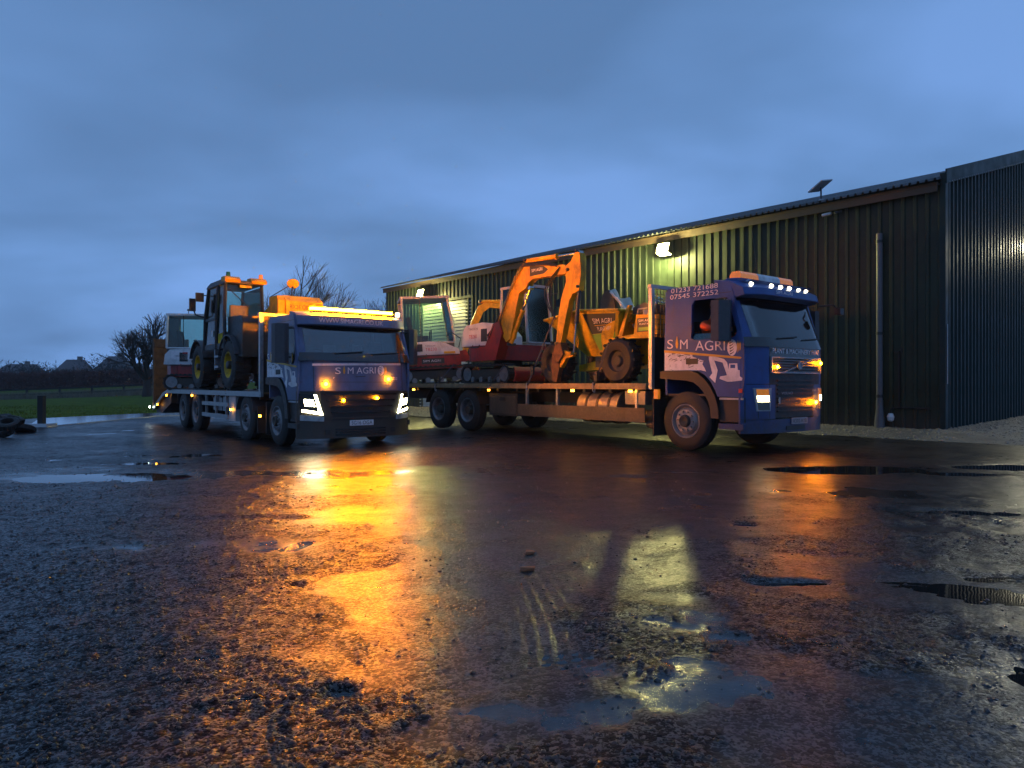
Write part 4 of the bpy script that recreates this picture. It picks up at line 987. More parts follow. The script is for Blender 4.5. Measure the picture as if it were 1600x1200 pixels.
# grille bars, surround, diagonal badge
bm = B()
for k in range(5): quad_front(bm, [(-.72, 1.41+.048*k), (.80, 1.41+.048*k), (.80, 1.425+.048*k), (-.72, 1.425+.048*k)], xfR, .03, .03)
obj('grille_slats', bm, m_gloss, rt)
gs = B()
for pts in ([(-.76, 1.385), (.83, 1.385), (.83, 1.405), (-.76, 1.405)], [(-.76, 1.645), (.83, 1.645), (.83, 1.665), (-.76, 1.665)], [(-.78, 1.385), (-.755, 1.385), (-.755, 1.665), (-.78, 1.665)], [(.82, 1.385), (.845, 1.385), (.845, 1.665), (.82, 1.665)]): quad_front(gs, pts, xfR, .04, .04)
quad_front(gs, [(-.46, 1.40), (-.40, 1.40), (.56, 1.65), (.50, 1.65)], xfR, .045, .03)
obj('grille_surround', gs, m_steel, rt)
bm = B(); lathe(bm, [(0, .07), (.02, .07), (.02, .05), (.01, .05)], xfR(1.5)+.045, .05, 1.525, 'x', 18); obj('round_badge', bm, m_steel, rt)
bm = B()
for k in range(8): quad_front(bm, [(-.58, .72+.075*k), (.60, .72+.075*k), (.60, .745+.075*k), (-.58, .745+.075*k)], xfR, .025, .03)
obj('lower_grille_slats', bm, m_black, rt)
text('lettering', 'PLANT & MACHINERY HIRE', 1.52, .085, m_print, rt, (xfR(1.75)+.012, -.74, 1.725), 'front')
text('lettering', 'VOLVO', .36, .045, m_steel, rt, (xfR(1)+.03, -.50, 1.02), 'front')
text('lettering', 'FM', .10, .04, m_steel, rt, (xfR(1)+.03, .52, 1.06), 'front')
bm = B(); quad_front(bm, [(-.16, .50), (.36, .50), (.36, .61), (-.16, .61)], xfR, .03, .02); pl = obj('number_plate', bm, m_plate2, rt)
text('lettering', 'KS02 AYB', .44, .065, m_darkprint, pl, (xfR(.5)+.032, -.12, .522), 'front')
# headlamp columns
for s in (-1, 1):
    y0, y1 = (-1.10, -.78) if s < 0 else (.80, 1.12)
    bm = B(); quad_front(bm, [(y0+.05, .74), (y1, .74), (y1-.03*s, 1.13), (y0, 1.13)], xfR, .012, .04); hl = obj('headlamp', bm, m_steel, rt)
    bm = B(); quad_front(bm, [(y0+.06, .90), (y1-.04, .90), (y1-.05, 1.00), (y0+.05, 1.00)], xfR, .02, .008); obj('headlamp_lens', bm, m_head2, hl)
    bm = B(); quad_front(bm, [(y0+.05, 1.01), (y1-.05, 1.01), (y1-.06, 1.11), (y0+.04, 1.11)], xfR, .02, .008); obj('indicator_lens', bm, m_amberlens, hl)
    bm = B(); quad_front(bm, [(y0+.07, .76), (y1-.03, .76), (y1-.04, .885), (y0+.06, .885)], xfR, .02, .008); obj('fog_lens', bm, m_mirror, hl)
bm = B(); bx(bm, 1.13, 1.20, -1.256, -1.246, 1.05, 1.12); obj('side_reflector', bm, m_redprint, rt)
for y, z in ((-.64, 1.49), (.80, 1.58), (.62, .87)):
    lampdot(rt, 'amber_strobe', (xfR(z)-bow(y)+.045, y, z), .028, m_amber2)
for y in (-1.02, 1.02):
    bm = B(); quad_front(bm, [(y-.004, .62), (y+.004, .62), (y+.004, .73), (y-.004, .73)], xfR, .003, .01); obj('panel_seam', bm, m_darkprint, rt)
for z in (1.195, .598):
    bm = B(); quad_front(bm, [(-1.24, z-.006), (1.24, z-.006), (1.24, z+.006), (-1.24, z+.006)], xfR, .003, .01); obj('panel_seam', bm, m_darkprint, rt)
bm = B(); quad_front(bm, [(-.30, .40), (.30, .40), (.30, .47), (-.30, .47)], xfR, .012, .02); obj('bumper_step', bm, m_black, rt)
bm = B(); quad_front(bm, [(-.56, .86), (-.52, .86), (-.52, .97), (-.56, .97)], xfR, .03, .02); obj('badge_strip', bm, m_steel, rt)
# roof visor details
text('lettering', 'SIM AGRI', .52, .06, m_print, rt, (1.402, -.55, 2.755), 'front')
for y in (-1.02, -.52, -.24, .04, .36, .62):
    z = 2.90; lampdot(rt, 'roof_lamp', (1.28-bow(y)*.9, y, z), .035 if y < .3 else .026, m_roofl, 'x', .05)
bm = B(); prism_y(bm, [(.72, 3.0), (1.12, 2.95), (1.18, 2.99), (1.0, 3.03), (.74, 3.05)], -1.05, 1.0); obj('beacon_base', bm, m_blue, rt, bevel=.01)
for y0, y1, mt, nm in ((-.95, -.42, m_amberlens, 'beacon_lens'), (-.41, .28, m_white, 'beacon_centre'), (.29, .72, m_amberlens, 'beacon_lens')):
    bm = B(); prism_y(bm, [(.74, 3.045), (.98, 3.045), (.97, 3.12), (.93, 3.165), (.80, 3.165), (.755, 3.12)], y0, y1); obj(nm, bm, mt, rt, bevel=.03 if mt == m_amberlens else .01)
bm = B(); cyl(bm, (.5, .35, 3.0), (.35, .35, 4.15), .006, .003, 6); obj('whip_aerial', bm, m_black, rt)
bm = B(); cyl(bm, (.45, -.3, 3.0), (.45, -.3, 3.1), .02, .02, 8); obj('aerial_stub', bm, m_black, rt)
# side lettering
text('lettering', '01233 721688', 1.02, .085, m_print, rt, (-.33, -1.213, 2.875), 'side', slope=.0)
text('lettering', '07545 372252', 1.05, .085, m_print, rt, (-.35, -1.217, 2.760), 'side', slope=.0)
text('lettering', 'S', .135, .17, m_print, rt, (-.39, -1.251, 1.850), 'side')
logo_ear(rt, -.165, 1.845, .19, 'side', -1.25)
text('lettering', 'M', .17, .17, m_print, rt, (-.095, -1.251, 1.835), 'side')
text('lettering', 'AGRI', .62, .175, m_print, rt, (.24, -1.251, 1.795), 'side', slope=-.03)
logo_disc(rt, 1.00, 1.82, .19, .28, 'side', -1.25)
decals(rt, 'R', -1.2475)
big_mirror(rt, .90, -1.30, 1.93, 2.62, m_dkgrey, (2.55, 2.05))
big_mirror(rt, .98, 1.30, 1.93, 2.60, m_dkgrey, (2.5, 2.05))
bm = B(); tube(bm, [(1.25, 1.15, 2.66), (1.45, 1.3, 2.68), (1.50, 1.42, 2.60)], .018); bx(bm, 1.44, 1.56, 1.36, 1.5, 2.5, 2.62); obj('front_mirror', bm, m_black, rt)
deck(rt, 'R', -.90, -11.6, 1.20, m_railwood, m_wood)
bm = B(); bx(bm, -11.6, -.9, -1.275, -1.263, 1.115, 1.175); obj('rope_rail', bm, m_railwood, rt)
headboard(rt, -.80, 1.10, 3.02, m_alu)
axles(rt, (0, -6.92, -8.28))
add_wheels(rt, [(0, -1, False), (0, 1, False), (-6.92, -1, True), (-6.92, 1, True), (-8.28, -1, False if False else True), (-8.28, 1, True)])
for x in (-6.92, -8.28): mudguard(rt, x, m_black)
# side guard, tool box, tank, air gear
bm = B(); bx(bm, -4.83, -.95, -1.23, -1.20, .46, .735); obj('side_guard', bm, m_guard, rt, bevel=.006)
for x in (-4.55, -3.5, -1.2):
    bm = B(); bx(bm, x-.03, x+.03, -1.195, -1.14, .70, 1.10); obj('guard_strut', bm, m_alu, rt)
bm = B(); bx(bm, -5.95, -4.86, -1.22, -.75, .44, .97); tb = obj('tool_box', bm, m_chassis, rt, bevel=.015)
bm = B(); bx(bm, -5.90, -4.91, -1.228, -1.222, .49, .92); obj('tool_box_door', bm, m_guard, tb, bevel=.002)
bm = B(); bx(bm, -5.5, -5.3, -1.245, -1.229, .80, .88); obj('latch', bm, m_black, tb)
bm = B(); prism_y(bm, [(0, 0), (1, 0)], 0, 1) if False else None
bm = B(); cyl(bm, (-2.87, -.86, .72), (-1.72, -.86, .72), .33, n=28); ft = obj('fuel_tank', bm, m_tank, rt, bevel=.03)
for x in (-2.6, -2.28, -1.96):
    bm = B(); cyl(bm, (x-.03, -.86, .72), (x+.03, -.86, .72), .342, n=28); obj('tank_strap', bm, m_chassis, ft)
bm = B(); bx(bm, -1.50, -.98, -1.18, -.7, .80, 1.06); obj('battery_box', bm, m_tank, rt, bevel=.02)
bm = B(); cyl(bm, (-1.5, -.85, .55), (-.98, -.85, .55), .13, n=18); obj('air_tank', bm, m_tank, rt, bevel=.02)
bm = B(); cyl(bm, (-.95, -1.1, .42), (-.78, -1.14, .40), .07, n=12); obj('exhaust_stub', bm, m_chassis, rt)
bm = B(); bx(bm, -.74, -.71, -1.25, -.85, .22, .95); obj('mud_flap', bm, m_rubber, rt)
bm = B(); bx(bm, -.70, -.60, -1.26, -1.20, .92, 1.10); obj('amber_reflector', bm, m_amberlens, rt)
for x, z in ((-9.5, 1.04), (-5.9, 1.05), (-2.92, 1.06), (-1.28, 1.06)): marker(rt, x, z)

# ------------------------------------------------------------------ left-hand lorry
lt = thing('beavertail_lorry', 'blue beavertail lorry with lit amber roof bar carrying a yellow telehandler', 'lorry', *TRK['L'])
def xfL(z): return 1.40+.06*sm_s(1.95, 1.1, z)
def sm_s(a, b, z):
    t = max(0, min(1, (z-a)/(b-a))); return t*t*(3-2*t)
m_bumper = M('grey_brown_bumper', (0.035, 0.030, 0.024), 0.45, 0, 0.25, 8, bump=.1, dirt=.8, dirt_z=1.2)
cab(lt, dict(key='L', blue=m_blue2, ws=(1.86, 2.50), roof=2.76, xf=xfL, xs=(1.41, 1.16), rear=-.52, dl=-.02, handle=(.04, 1.50),
    win=[(.10, 1.80), (.10, 2.40), (.16, 2.47), (.90, 2.47), (.95, 2.44), (1.10, 1.98), (1.08, 1.78), (1.02, 1.70), (.62, 1.68), (.2, 1.76)],
    front=[('front_panel', -1.25, 1.25, 1.16, 1.78, m_blue2), ('grille_backing', -.86, .86, .58, 1.155, m_black), ('bumper_corner', -1.25, -.865, .58, 1.155, m_bumper), ('bumper_corner', .865, 1.25, .58, 1.155, m_bumper),
           ('bumper_lip', -1.25, 1.25, .22, .575, m_bumper)], visor=[(.85, 2.775), (1.14, 2.73), (1.24, 2.67), (1.31, 2.49), (1.20, 2.475)], visor_mat=m_blue2))
bm = B()
for k in range(4): quad_front(bm, [(-.80+.05*k, 1.08-.12*k), (.80-.05*k, 1.08-.12*k), (.80-.05*k, 1.11-.12*k), (-.80+.05*k, 1.11-.12*k)], xfL, .03, .03)
obj('grille_slats', bm, m_gloss, lt)
bm = B(); quad_front(bm, [(-.86, 1.14), (.86, 1.14), (.86, 1.165), (-.86, 1.165)], xfL, .035, .03); quad_front(bm, [(-.62, .60), (.62, .60), (.62, .63), (-.62, .63)], xfL, .03, .03); obj('grille_trim', bm, m_bumper, lt)
bm = B(); quad_front(bm, [(-1.0, 1.66), (.95, 1.70), (.95, 1.745), (-1.0, 1.705)], xfL, .016, .012); obj('pale_stripe', bm, m_print, lt)
text('lettering', 'S', .12, .13, m_print, lt, (xfL(1.5)+.01, -.56, 1.50), 'front')
logo_ear(lt, -.37, 1.50, .14, 'front', xfL(1.5)+.012)
text('lettering', 'M AGRI', .62, .13, m_print, lt, (xfL(1.5)+.01, -.29, 1.505), 'front', slope=.02)
logo_disc(lt, .45, 1.58, .15, .20, 'front', xfL(1.5)+.012)
text('lettering', '01233 721688', .56, .05, m_print, lt, (xfL(1.4)-.012, -.60, 1.38), 'front')
text('lettering', 'MOBILE: 07545 372252', .74, .055, m_print, lt, (xfL(1.4)-.012, .10, 1.39), 'front')
text('lettering', 'WWW.SIMAGRI.CO.UK', 1.42, .095, m_print, lt, (1.302, -.84, 2.525), 'front')
for s in (-1, 1):
    q = lambda pts: [(s*a, b) for a, b in pts] if s > 0 else [(-a, b) for a, b in pts]
    out_ = [(1.20, .80), (.82, .68), (.94, 1.10), (1.22, 1.11)]
    bm = B(); quad_front(bm, [(s*a, b) for a, b in out_], xfL, .012, .04); hl = obj('headlamp', bm, m_gloss, lt)
    bm = B(); quad_front(bm, [(s*a, b) for a, b in ((1.13, .87), (.97, .855), (1.0, .985), (1.15, 1.0))], xfL, .02, .008); obj('headlamp_lens', bm, m_head, hl)
    bm = B(); quad_front(bm, [(s*a, b) for a, b in ((1.18, .755), (.825, .685), (.835, .735), (1.17, .80))], xfL, .024, .008); quad_front(bm, [(s*a, b) for a, b in ((.90, .74), (.835, .72), (.945, 1.09), (.985, 1.09))], xfL, .022, .008); obj('running_light', bm, m_head, hl)
    bm = B(); quad_front(bm, [(s*a, b) for a, b in ((1.20, .58), (.80, .56), (.80, .66), (1.20, .69))], xfL, .02, .02); obj('fog_lamp_panel', bm, m_grey, lt)
bm = B(); quad_front(bm, [(-.26, .46), (.26, .46), (.26, .57), (-.26, .57)], xfL, .03, .02); pl = obj('number_plate', bm, m_plate, lt)
text('lettering', 'SG16 OGA', .46, .075, m_darkprint, pl, (xfL(.5)+.034, -.23, .478), 'front')
for y, z, r_ in ((-.76, 1.30, .040), (.62, 1.40, .036), (-.40, .97, .028), (.34, 1.01, .032)):
    lampdot(lt, 'amber_strobe', (xfL(z)-bow(y)+.02, y, z), r_, m_amber)
bm = B()
for k in range(3): quad_front(bm, [(-.55, .27+.055*k), (.55, .27+.055*k), (.55, .30+.055*k), (-.55, .30+.055*k)], xfL, .02, .02)
obj('bumper_vent', bm, m_gloss, lt)
for y in (-.72, .72):
    bm = B(); quad_front(bm, [(y-.05, .30), (y+.05, .30), (y+.05, .40), (y-.05, .40)], xfL, .012, .02); obj('towing_eye_cover', bm, m_black, lt)
for y in (-.98, .98):
    bm = B(); quad_front(bm, [(y-.004, 1.17), (y+.004, 1.17), (y+.004, 1.77), (y-.004, 1.77)], xfL, .003, .01); obj('panel_seam', bm, m_darkprint, lt)
bm = B(); quad_front(bm, [(-1.2, 1.335), (1.2, 1.335), (1.2, 1.343), (-1.2, 1.343)], xfL, .003, .01); obj('panel_seam', bm, m_darkprint, lt)
bm = B(); quad_front(bm, [(-1.24, .57), (1.24, .57), (1.24, .582), (-1.24, .582)], xfL, .004, .01); obj('panel_seam', bm, m_darkprint, lt)
bm = B(); quad_front(bm, [(-.12, 1.44), (.10, 1.45), (.10, 1.465), (-.12, 1.455)], xfL, .006, .01); obj('badge_bar', bm, m_darkprint, lt)
# amber light bar on the roof
bm = B(); bx(bm, .95, 1.10, -.92, .92, 2.765, 2.79); lb = obj('light_bar_base', bm, m_black, lt)
bm = B(); bx(bm, .97, 1.11, -.90, .90, 2.792, 2.845); obj('light_bar_lens', bm, m_bar, lb, bevel=.012)
for y in (-.5, .5):
    bm = B(); bx(bm, 1.03, 1.10, y-.03, y+.03, 2.72, 2.765); obj('light_bar_foot', bm, m_black, lb)
bm = B(); bx(bm, 1.02, 1.10, 1.02, 1.08, 2.76, 2.84); obj('roof_lamp', bm, m_roofl, lt)
# side lettering and mirrors
text('lettering', 'S M AGRI', 1.15, .15, m_print, lt, (-.48, -1.251, 1.80), 'side', slope=-.06)
logo_ear(lt, -.27, 1.79, .16, 'side', -1.25)
logo_disc(lt, .85, 1.81, .16, .24, 'side', -1.25)
decals(lt, 'L', -1.2475)
big_mirror(lt, .84, -1.32, 1.72, 2.50, m_dkgrey, (2.42, 1.84))
big_mirror(lt, .98, 1.32, 1.72, 2.50, m_dkgrey, (2.42, 1.84))
bm = B(); tube(bm, [(1.05, .45, 2.42), (1.1, .45, 2.25), (1.12, .45, 2.16)], .012); cyl(bm, (1.10, .33, 2.13), (1.14, .57, 2.13), .055, n=12); obj('cab_camera', bm, m_black, lt)
bm = B(); bx(bm, .98, 1.0, -.62, -.35, 1.95, 2.10); bx(bm, .98, 1.0, .02, .25, 1.97, 2.12); obj('dashboard_papers', bm, m_print, lt)
deck(lt, 'L', -.88, -9.6, 1.12, m_alu, m_alu)
# beavertail slope
for k in range(9):
    w = 2.4/9; y0 = -1.2+w*k
    bm = B(); prism_y(bm, [(-9.6, 1.075), (-9.6, 1.12), (-10.3, .99), (-11.75, .50), (-11.75, .455), (-10.3, .945)], y0, y0+w-.008); obj('deck_plank', bm, m_wood, lt, smooth=False)
for s in (-1, 1):
    bm = B(); prism_y(bm, [(-9.6, 1.02), (-9.6, 1.135), (-10.3, 1.01), (-11.78, .51), (-11.78, .41), (-10.3, .90)], *((-1.262, -1.203) if s < 0 else (1.203, 1.262))); obj('tail_edge', bm, m_alu, lt)
bm = B(); prism_y(bm, [(-9.62, 1.0), (-10.3, .88), (-11.7, .42), (-11.7, .34), (-10.9, .34), (-9.62, .70)], -1.15, 1.15); obj('tail_frame', bm, m_chassis, lt)
# raised loading ramps
for y0, y1 in ((-1.22, -.10), (.10, 1.22)):
    bm = B(); bx(bm, -11.92, -11.86, y0, y1, .48, 2.84); rp_ = obj('loading_ramp', bm, m_rust, lt, smooth=False)
    bm = B()
    for yy in (y0, y1-.07): bx(bm, -11.97, -11.80, yy, yy+.07, .46, 2.86)
    obj('ramp_rail', bm, m_rust, rp_, bevel=.006)
    for k in range(9):
        bm = B(); bx(bm, -11.855, -11.82, y0+.075, y1-.075, .65+.24*k, .69+.24*k); obj('ramp_cleat', bm, m_rust, rp_, smooth=False)
headboard(lt, -1.0, 1.02, 2.80, m_alu)
axles(lt, (0, -2.02, -6.42, -7.85))
add_wheels(lt, [(0, -1, False), (0, 1, False), (-2.02, -1, False), (-2.02, 1, False), (-6.42, -1, True), (-6.42, 1, True), (-7.85, -1, True), (-7.85, 1, True)])
for x in (-2.02, -6.42, -7.85): mudguard(lt, x, m_dkgrey)
bm = B(); bx(bm, -1.30, -1.26, -1.2, -.85, .2, .8); bx(bm, -.72, -.68, -1.2, -.85, .2, .9); obj('mud_flap', bm, m_rubber, lt)
bm = B(); bx(bm, -3.30, -2.78, -1.22, -.62, .40, 1.0); obj('adblue_tank', bm, m_grey, lt, bevel=.06)
bm = B(); bx(bm, -4.9, -3.4, -1.15, -.6, .62, .98); ft = obj('fuel_tank', bm, m_steel, lt, bevel=.08)
for x in (-4.5, -4.1, -3.7):
    bm = B(); bx(bm, x-.025, x+.025, -1.158, -.6, .615, .988); obj('tank_strap', bm, m_black, ft)
for z in (.44, .74):
    bm = B(); bx(bm, -5.65, -3.32, -1.25, -1.22, z, z+.10); obj('side_guard_rail', bm, m_alu, lt, bevel=.006)
for x in (-5.4, -4.5, -3.6):
    bm = B(); bx(bm, x-.025, x+.025, -1.215, -1.16, .42, 1.02); obj('guard_strut', bm, m_alu, lt)
for x, z in ((-9.7, .94), (-6.6, .98), (-2.98, .68), (-.9, .60), (-11.0, .62)): marker(lt, x, z, -1.27, 1.1)
bm = B(); lathe(bm, [(0, .035), (.03, .03), (.035, .001)], 0, 0, 0, 'y', 10); o = obj('tail_work_lamp', bm, m_work, lt, loc=(-11.95, -1.30, .52)); o.rotation_euler = (0, 0, PI)

# ================================================================== MACHINES ON THE LORRIES
def on_truck(key, x, y, z, head=0.0):
    (ox, oy, oz), rz = TRK[key]
    c, s = math.cos(rz), math.sin(rz)
    return (ox+c*x-s*y, oy+s*x+c*y, oz+z), rz+head
def hyd(t, name, a, b, f, r, body, yoff=0.0):
    """hydraulic ram from a to b (x,z) in plane y; f = share of the length that is barrel"""
    A = Vector((a[0], yoff, a[1])); Bv = Vector((b[0], yoff, b[1])); mid = A+(Bv-A)*f
    bm = B(); cyl(bm, A, mid, r, n=14); cyl(bm, mid-(Bv-A).normalized()*.06, mid, r*1.18, n=14)
    o = obj(name, bm, body, t)
    bm = B(); cyl(bm, mid, Bv, r*.5, n=10); cyl(bm, Bv-Vector((0, .06, 0)), Bv+Vector((0, .06, 0)), r*.9, n=10); obj('ram_rod', bm, m_chrome, o)
    return o
def tracks(t, half, h, yo, w, n=34):
    for s in (-1, 1):
        y0, y1 = (-yo, -yo+w) if s < 0 else (yo-w, yo)
        r = h/2
        path = []
        for k in range(11): a = -PI/2+PI*k/10; path.append((half-r+r*math.cos(a), r+r*math.sin(a)))
        for k in range(11): a = PI/2+PI*k/10; path.append((-half+r+r*math.cos(a), r+r*math.sin(a)))
        inner = [((x-(half-r if x > 0 else -(half-r)))*.82+(half-r if x > 0 else -(half-r)), r+(z-r)*.82) for x, z in path]
        bm = B(); plate(bm, path, [inner], lambda a, b, k: (a, y0 if k == 0 else y1, b), 1); tk = obj('track', bm, m_rubber, t)
        bm = B(); per = 2*(2*(half-r))+2*PI*r
        for k in range(n):
            d = per*k/n; L1 = 2*(half-r)
            if d < L1: p = (-(half-r)+d, 2*r, 0)
            elif d < L1+PI*r: a = PI/2-(d-L1)/r; p = (half-r+r*math.cos(a), r+r*math.sin(a), a-PI/2)
            elif d < 2*L1+PI*r: p = ((half-r)-(d-L1-PI*r), 0, PI)
            else: a = -PI/2-(d-2*L1-PI*r)/r; p = (-(half-r)+r*math.cos(a), r+r*math.sin(a), a-PI/2)
            c_, s_ = math.cos(p[2]), math.sin(p[2])
            vs = []
            for (lx, lz) in ((-.035, -.005), (.035, -.005), (.028, .022), (-.028, .022)):
                vs.append((p[0]+lx*c_-lz*s_, p[1]+lx*s_+lz*c_))
            prism_y(bm, vs, y0+.005, y1-.005)
        obj('track_lugs', bm, m_rubber, tk, smooth=False)
        bm = B()
        for x, rr in ((half-r, r*.74), (-(half-r), r*.74)): lathe(bm, [(0, rr), (.02, rr*.95), (.04, rr*.6), (.02, rr*.55), (.02, rr*.25), (-.01, rr*.2), (-.01, .001)], x, y0+.03 if s < 0 else y1-.07, r, 'y', 20)
        for k in range(4): cyl(bm, (-(half-r)*.7+k*(half-r)*.47, y0+.03, r*.45), (-(half-r)*.7+k*(half-r)*.47, y1-.03, r*.45), r*.3, n=12)
        obj('track_rollers', bm, m_rim, tk)
        bm = B(); bx(bm, -(half-r)*.95, (half-r)*.95, y0+.06, y1-.06, r*.55, r*1.5); obj('track_frame', bm, m_chassis, tk)
def excavator(label, loc, rz, sc, hood_h, boom, arm, rams, bucket, boom_y, boom_mat, cabpos, cab_mat, texts, tilt=0.0, group=None, name='mini_excavator', lit=False, front_x=.78, rt_=1.0, vent_x=-.55):
    t = thing(name, label, 'excavator', loc, rz, group); t.rotation_euler = (0, -tilt, rz); t.scale = (sc, sc, sc)
    tracks(t, 1.05, .50, .80, .30)
    bm = B(); bx(bm, -.6, .6, -.5, .5, .18, .42); cyl(bm, (0, 0, .40), (0, 0, .62), .38, n=24); obj('undercarriage', bm, m_chassis, t)
    bm = B(); patch(bm, lambda u, v: (1.22+.06*math.sin(PI*v), -.8+1.6*u, .06+.36*v), 4, 5, (.03, 0, 0)); bx(bm, .5, 1.22, -.45, -.33, .16, .26); bx(bm, .5, 1.22, .33, .45, .16, .26); obj('dozer_blade', bm, m_red, t)
    # house outline: rounded tail, straight front
    def outline(k=1.0, x1=front_x):
        p = [(x1, -.78*k), (x1, .78*k)]
        for i in range(13):
            a = R(62)+R(236)*i/12
            p.append((max(-1.12, .05+1.16*math.cos(a))*k, max(-.78, min(.78, 1.05*math.sin(a)))*k))
        return p
    bm = B(); prism_z(bm, outline(), rt_-.40, rt_); hs = obj('lower_body', bm, m_red, t, bevel=.03)
    bm = B(); prism_z(bm, [(x, y) for x, y in outline(.97, .2) if True], rt_+.005, rt_+.06); obj('body_deck', bm, m_dkgrey, t)
    # hood at the rear and right, white, with sloping top
    hh = hood_h
    bm = B(); prism_y(bm, [(front_x-.03, rt_+.003), (front_x-.05, rt_+(hh-rt_)*.35), (.35, hh-.06), (-.1, hh), (-.85, hh-.04), (-1.0, hh-.2), (-1.04, rt_+.003)], -.775, -.12); hd = obj('side_hood', bm, m_white, t, bevel=.05)
    bm = B(); prism_y(bm, [(-.45, rt_+.003), (-.45, hh-.05), (-.85, hh-.08), (-1.02, hh-.25), (-1.08, rt_+.003)], -.115, .72); obj('rear_hood', bm, m_white, t, bevel=.05)
    bm = B(); bx(bm, vent_x, vent_x+.25, -.79, -.776, rt_+.10, rt_+.10+(hh-rt_)*.55); obj('vent', bm, m_darkprint, hd)
    bm = B(); bx(bm, .30, .62, -.79, -.778, rt_+.02, rt_+.08); obj('warning_sticker', bm, m_gold, hd)
    # cab: pillars, roof, panes
    x0, x1, y0, y1, z0, z1 = cabpos
    sl = .16        # front pillar rake
    cor = {'rr': ((x0, y0), (x0+.02, y0+.03)), 'rl': ((x0, y1), (x0+.02, y1-.03)), 'fr': ((x1, y0), (x1-sl, y0+.03)), 'fl': ((x1, y1), (x1-sl, y1-.03))}
    for k, (a, b) in cor.items():
        bm = B(); tube(bm, [(a[0], a[1], z0), (a[0]*.6+b[0]*.4, a[1], z0+(z1-z0)*.5), (b[0], b[1], z1)], .038, 8); obj('cab_pillar', bm, cab_mat, t)
    bm = B(); prism_z(bm, [(x0-.03, y0-.0), (x1-sl+.06, y0-.0), (x1-sl+.06, y1), (x0-.03, y1)], z1, z1+.07); rf = obj('cab_roof', bm, cab_mat, t, bevel=.03)
    bm = B()
    for (a, b) in ((('rr'), ('fr')), ('rl', 'fl'), ('rr', 'rl'), ('fr', 'fl')):
        tube(bm, [(cor[a][0][0], cor[a][0][1], z0), (cor[b][0][0], cor[b][0][1], z0)], .03, 6)
    obj('cab_sill', bm, cab_mat, t)
    for a, b in (('rr', 'fr'), ('rl', 'fl'), ('rr', 'rl'), ('fr', 'fl')):
        bm = B(); A0, A1 = cor[a]; B0, B1 = cor[b]
        patch(bm, lambda u, v: ((A0[0]*(1-v)+A1[0]*v)*(1-u)+(B0[0]*(1-v)+B1[0]*v)*u, (A0[1]*(1-v)+A1[1]*v)*(1-u)+(B0[1]*(1-v)+B1[1]*v)*u, z0+.03+(z1-z0-.03)*v), 2, 2, (0, .004, .0) if abs(A0[1]-B0[1]) < .01 else (.004, 0, 0))
        pane = obj('window_pane', bm, m_clear, t, smooth=False)
    bm = B(); bx(bm, x0+.5, x0+.52, y0-.01, y0+.0, z0, z1); obj('window_bar', bm, m_darkprint, t)
    bm = B(); prism_z(bm, [(x0, y0), (x1-.02, y0), (x1-.02, y1), (x0, y1)], 1.0, z0-.03) if z0 > 1.06 else prism_z(bm, [(x0, y0), (x1-.02, y0), (x1-.02, y1), (x0, y1)], 1.0, 1.03)
    obj('cab_base', bm, m_white if hood_h > 1.4 else m_dkgrey, t, bevel=.01)
    # seat and levers
    ym = (y0+y1)/2
    bm = B(); bx(bm, x0+.25, x0+.75, ym-.24, ym+.24, 1.05, 1.40); se = obj('seat', bm, m_fabric, t, bevel=.05)
    bm = B(); prism_y(bm, [(x0+.22, 1.38), (x0+.36, 1.38), (x0+.26, 1.95), (x0+.15, 1.95)], ym-.22, ym+.22); obj('seat_back', bm, m_fabric, se, bevel=.05)
    bm = B(); cyl(bm, (x0+.8, ym-.26, 1.0), (x0+.85, ym-.26, 1.55), .02); cyl(bm, (x0+.8, ym+.26, 1.0), (x0+.85, ym+.26, 1.55), .02); obj('control_levers', bm, m_black, t)
    # swing bracket, boom, arm, rams, bucket
    bx0 = boom[0]
    bm = B(); prism_y(bm, [(front_x-.25, .62), (front_x+.18, .60), (bx0[0]+.24, bx0[1]-.15), (bx0[0]+.12, bx0[1]+.14), (bx0[0]-.12, bx0[1]+.10), (front_x-.25, .95)], boom_y-.15, boom_y+.15); obj('swing_bracket', bm, m_red, t, bevel=.02)
    bm = B(); prism_y(bm, boom, boom_y-.09, boom_y+.09); bo = obj('boom', bm, boom_mat, t, bevel=.012)
    if arm:
        bm = B(); prism_y(bm, arm, boom_y-.075, boom_y+.075); obj('dipper_arm', bm, boom_mat, t, bevel=.012)
    for nm, a, b, f, r, bd in rams: hyd(t, nm, a, b, f, r, bd, boom_y)
    for nm, poly, w, mt in bucket:
        bm = B(); prism_y(bm, poly, boom_y-w, boom_y+w); obj(nm, bm, mt, t, bevel=.008)
    # hoses along the boom
    if arm:
        kp = [Vector((p[0], boom_y-.10, p[1])) for p in (boom[0], boom[2], boom[4], boom[7])]
        for q in range(3):
            bm = B(); pts = []
            for i in range(len(kp)-1):
                for k in range(6):
                    f = k/6; p = kp[i].lerp(kp[i+1], f); pts.append(p+Vector((.03*q, -.015*q, -.02-.03*q+.05*math.sin(PI*f))))
            obj('hydraulic_hose', tube(bm, pts, .012, 6), m_hose, bo)
        e0 = Vector((boom[7][0]-.1, boom_y-.11, boom[7][1]-.05)); e1 = Vector((arm[8][0]+.02, boom_y-.1, (arm[8][1]+arm[9][1])/2+.2))
        for q in range(4):
            bm = B(); pts = [e0.lerp(e1, k/10)+Vector((-.22-.05*q, -.02*q, .05))*math.sin(PI*k/10) for k in range(11)]
            obj('hydraulic_hose', tube(bm, pts, .013, 6), m_hose, bo)
    for tx in texts:
        s_, w_, h_, mt, lc = tx; text('lettering', s_, w_, h_, mt, t, lc, 'side')
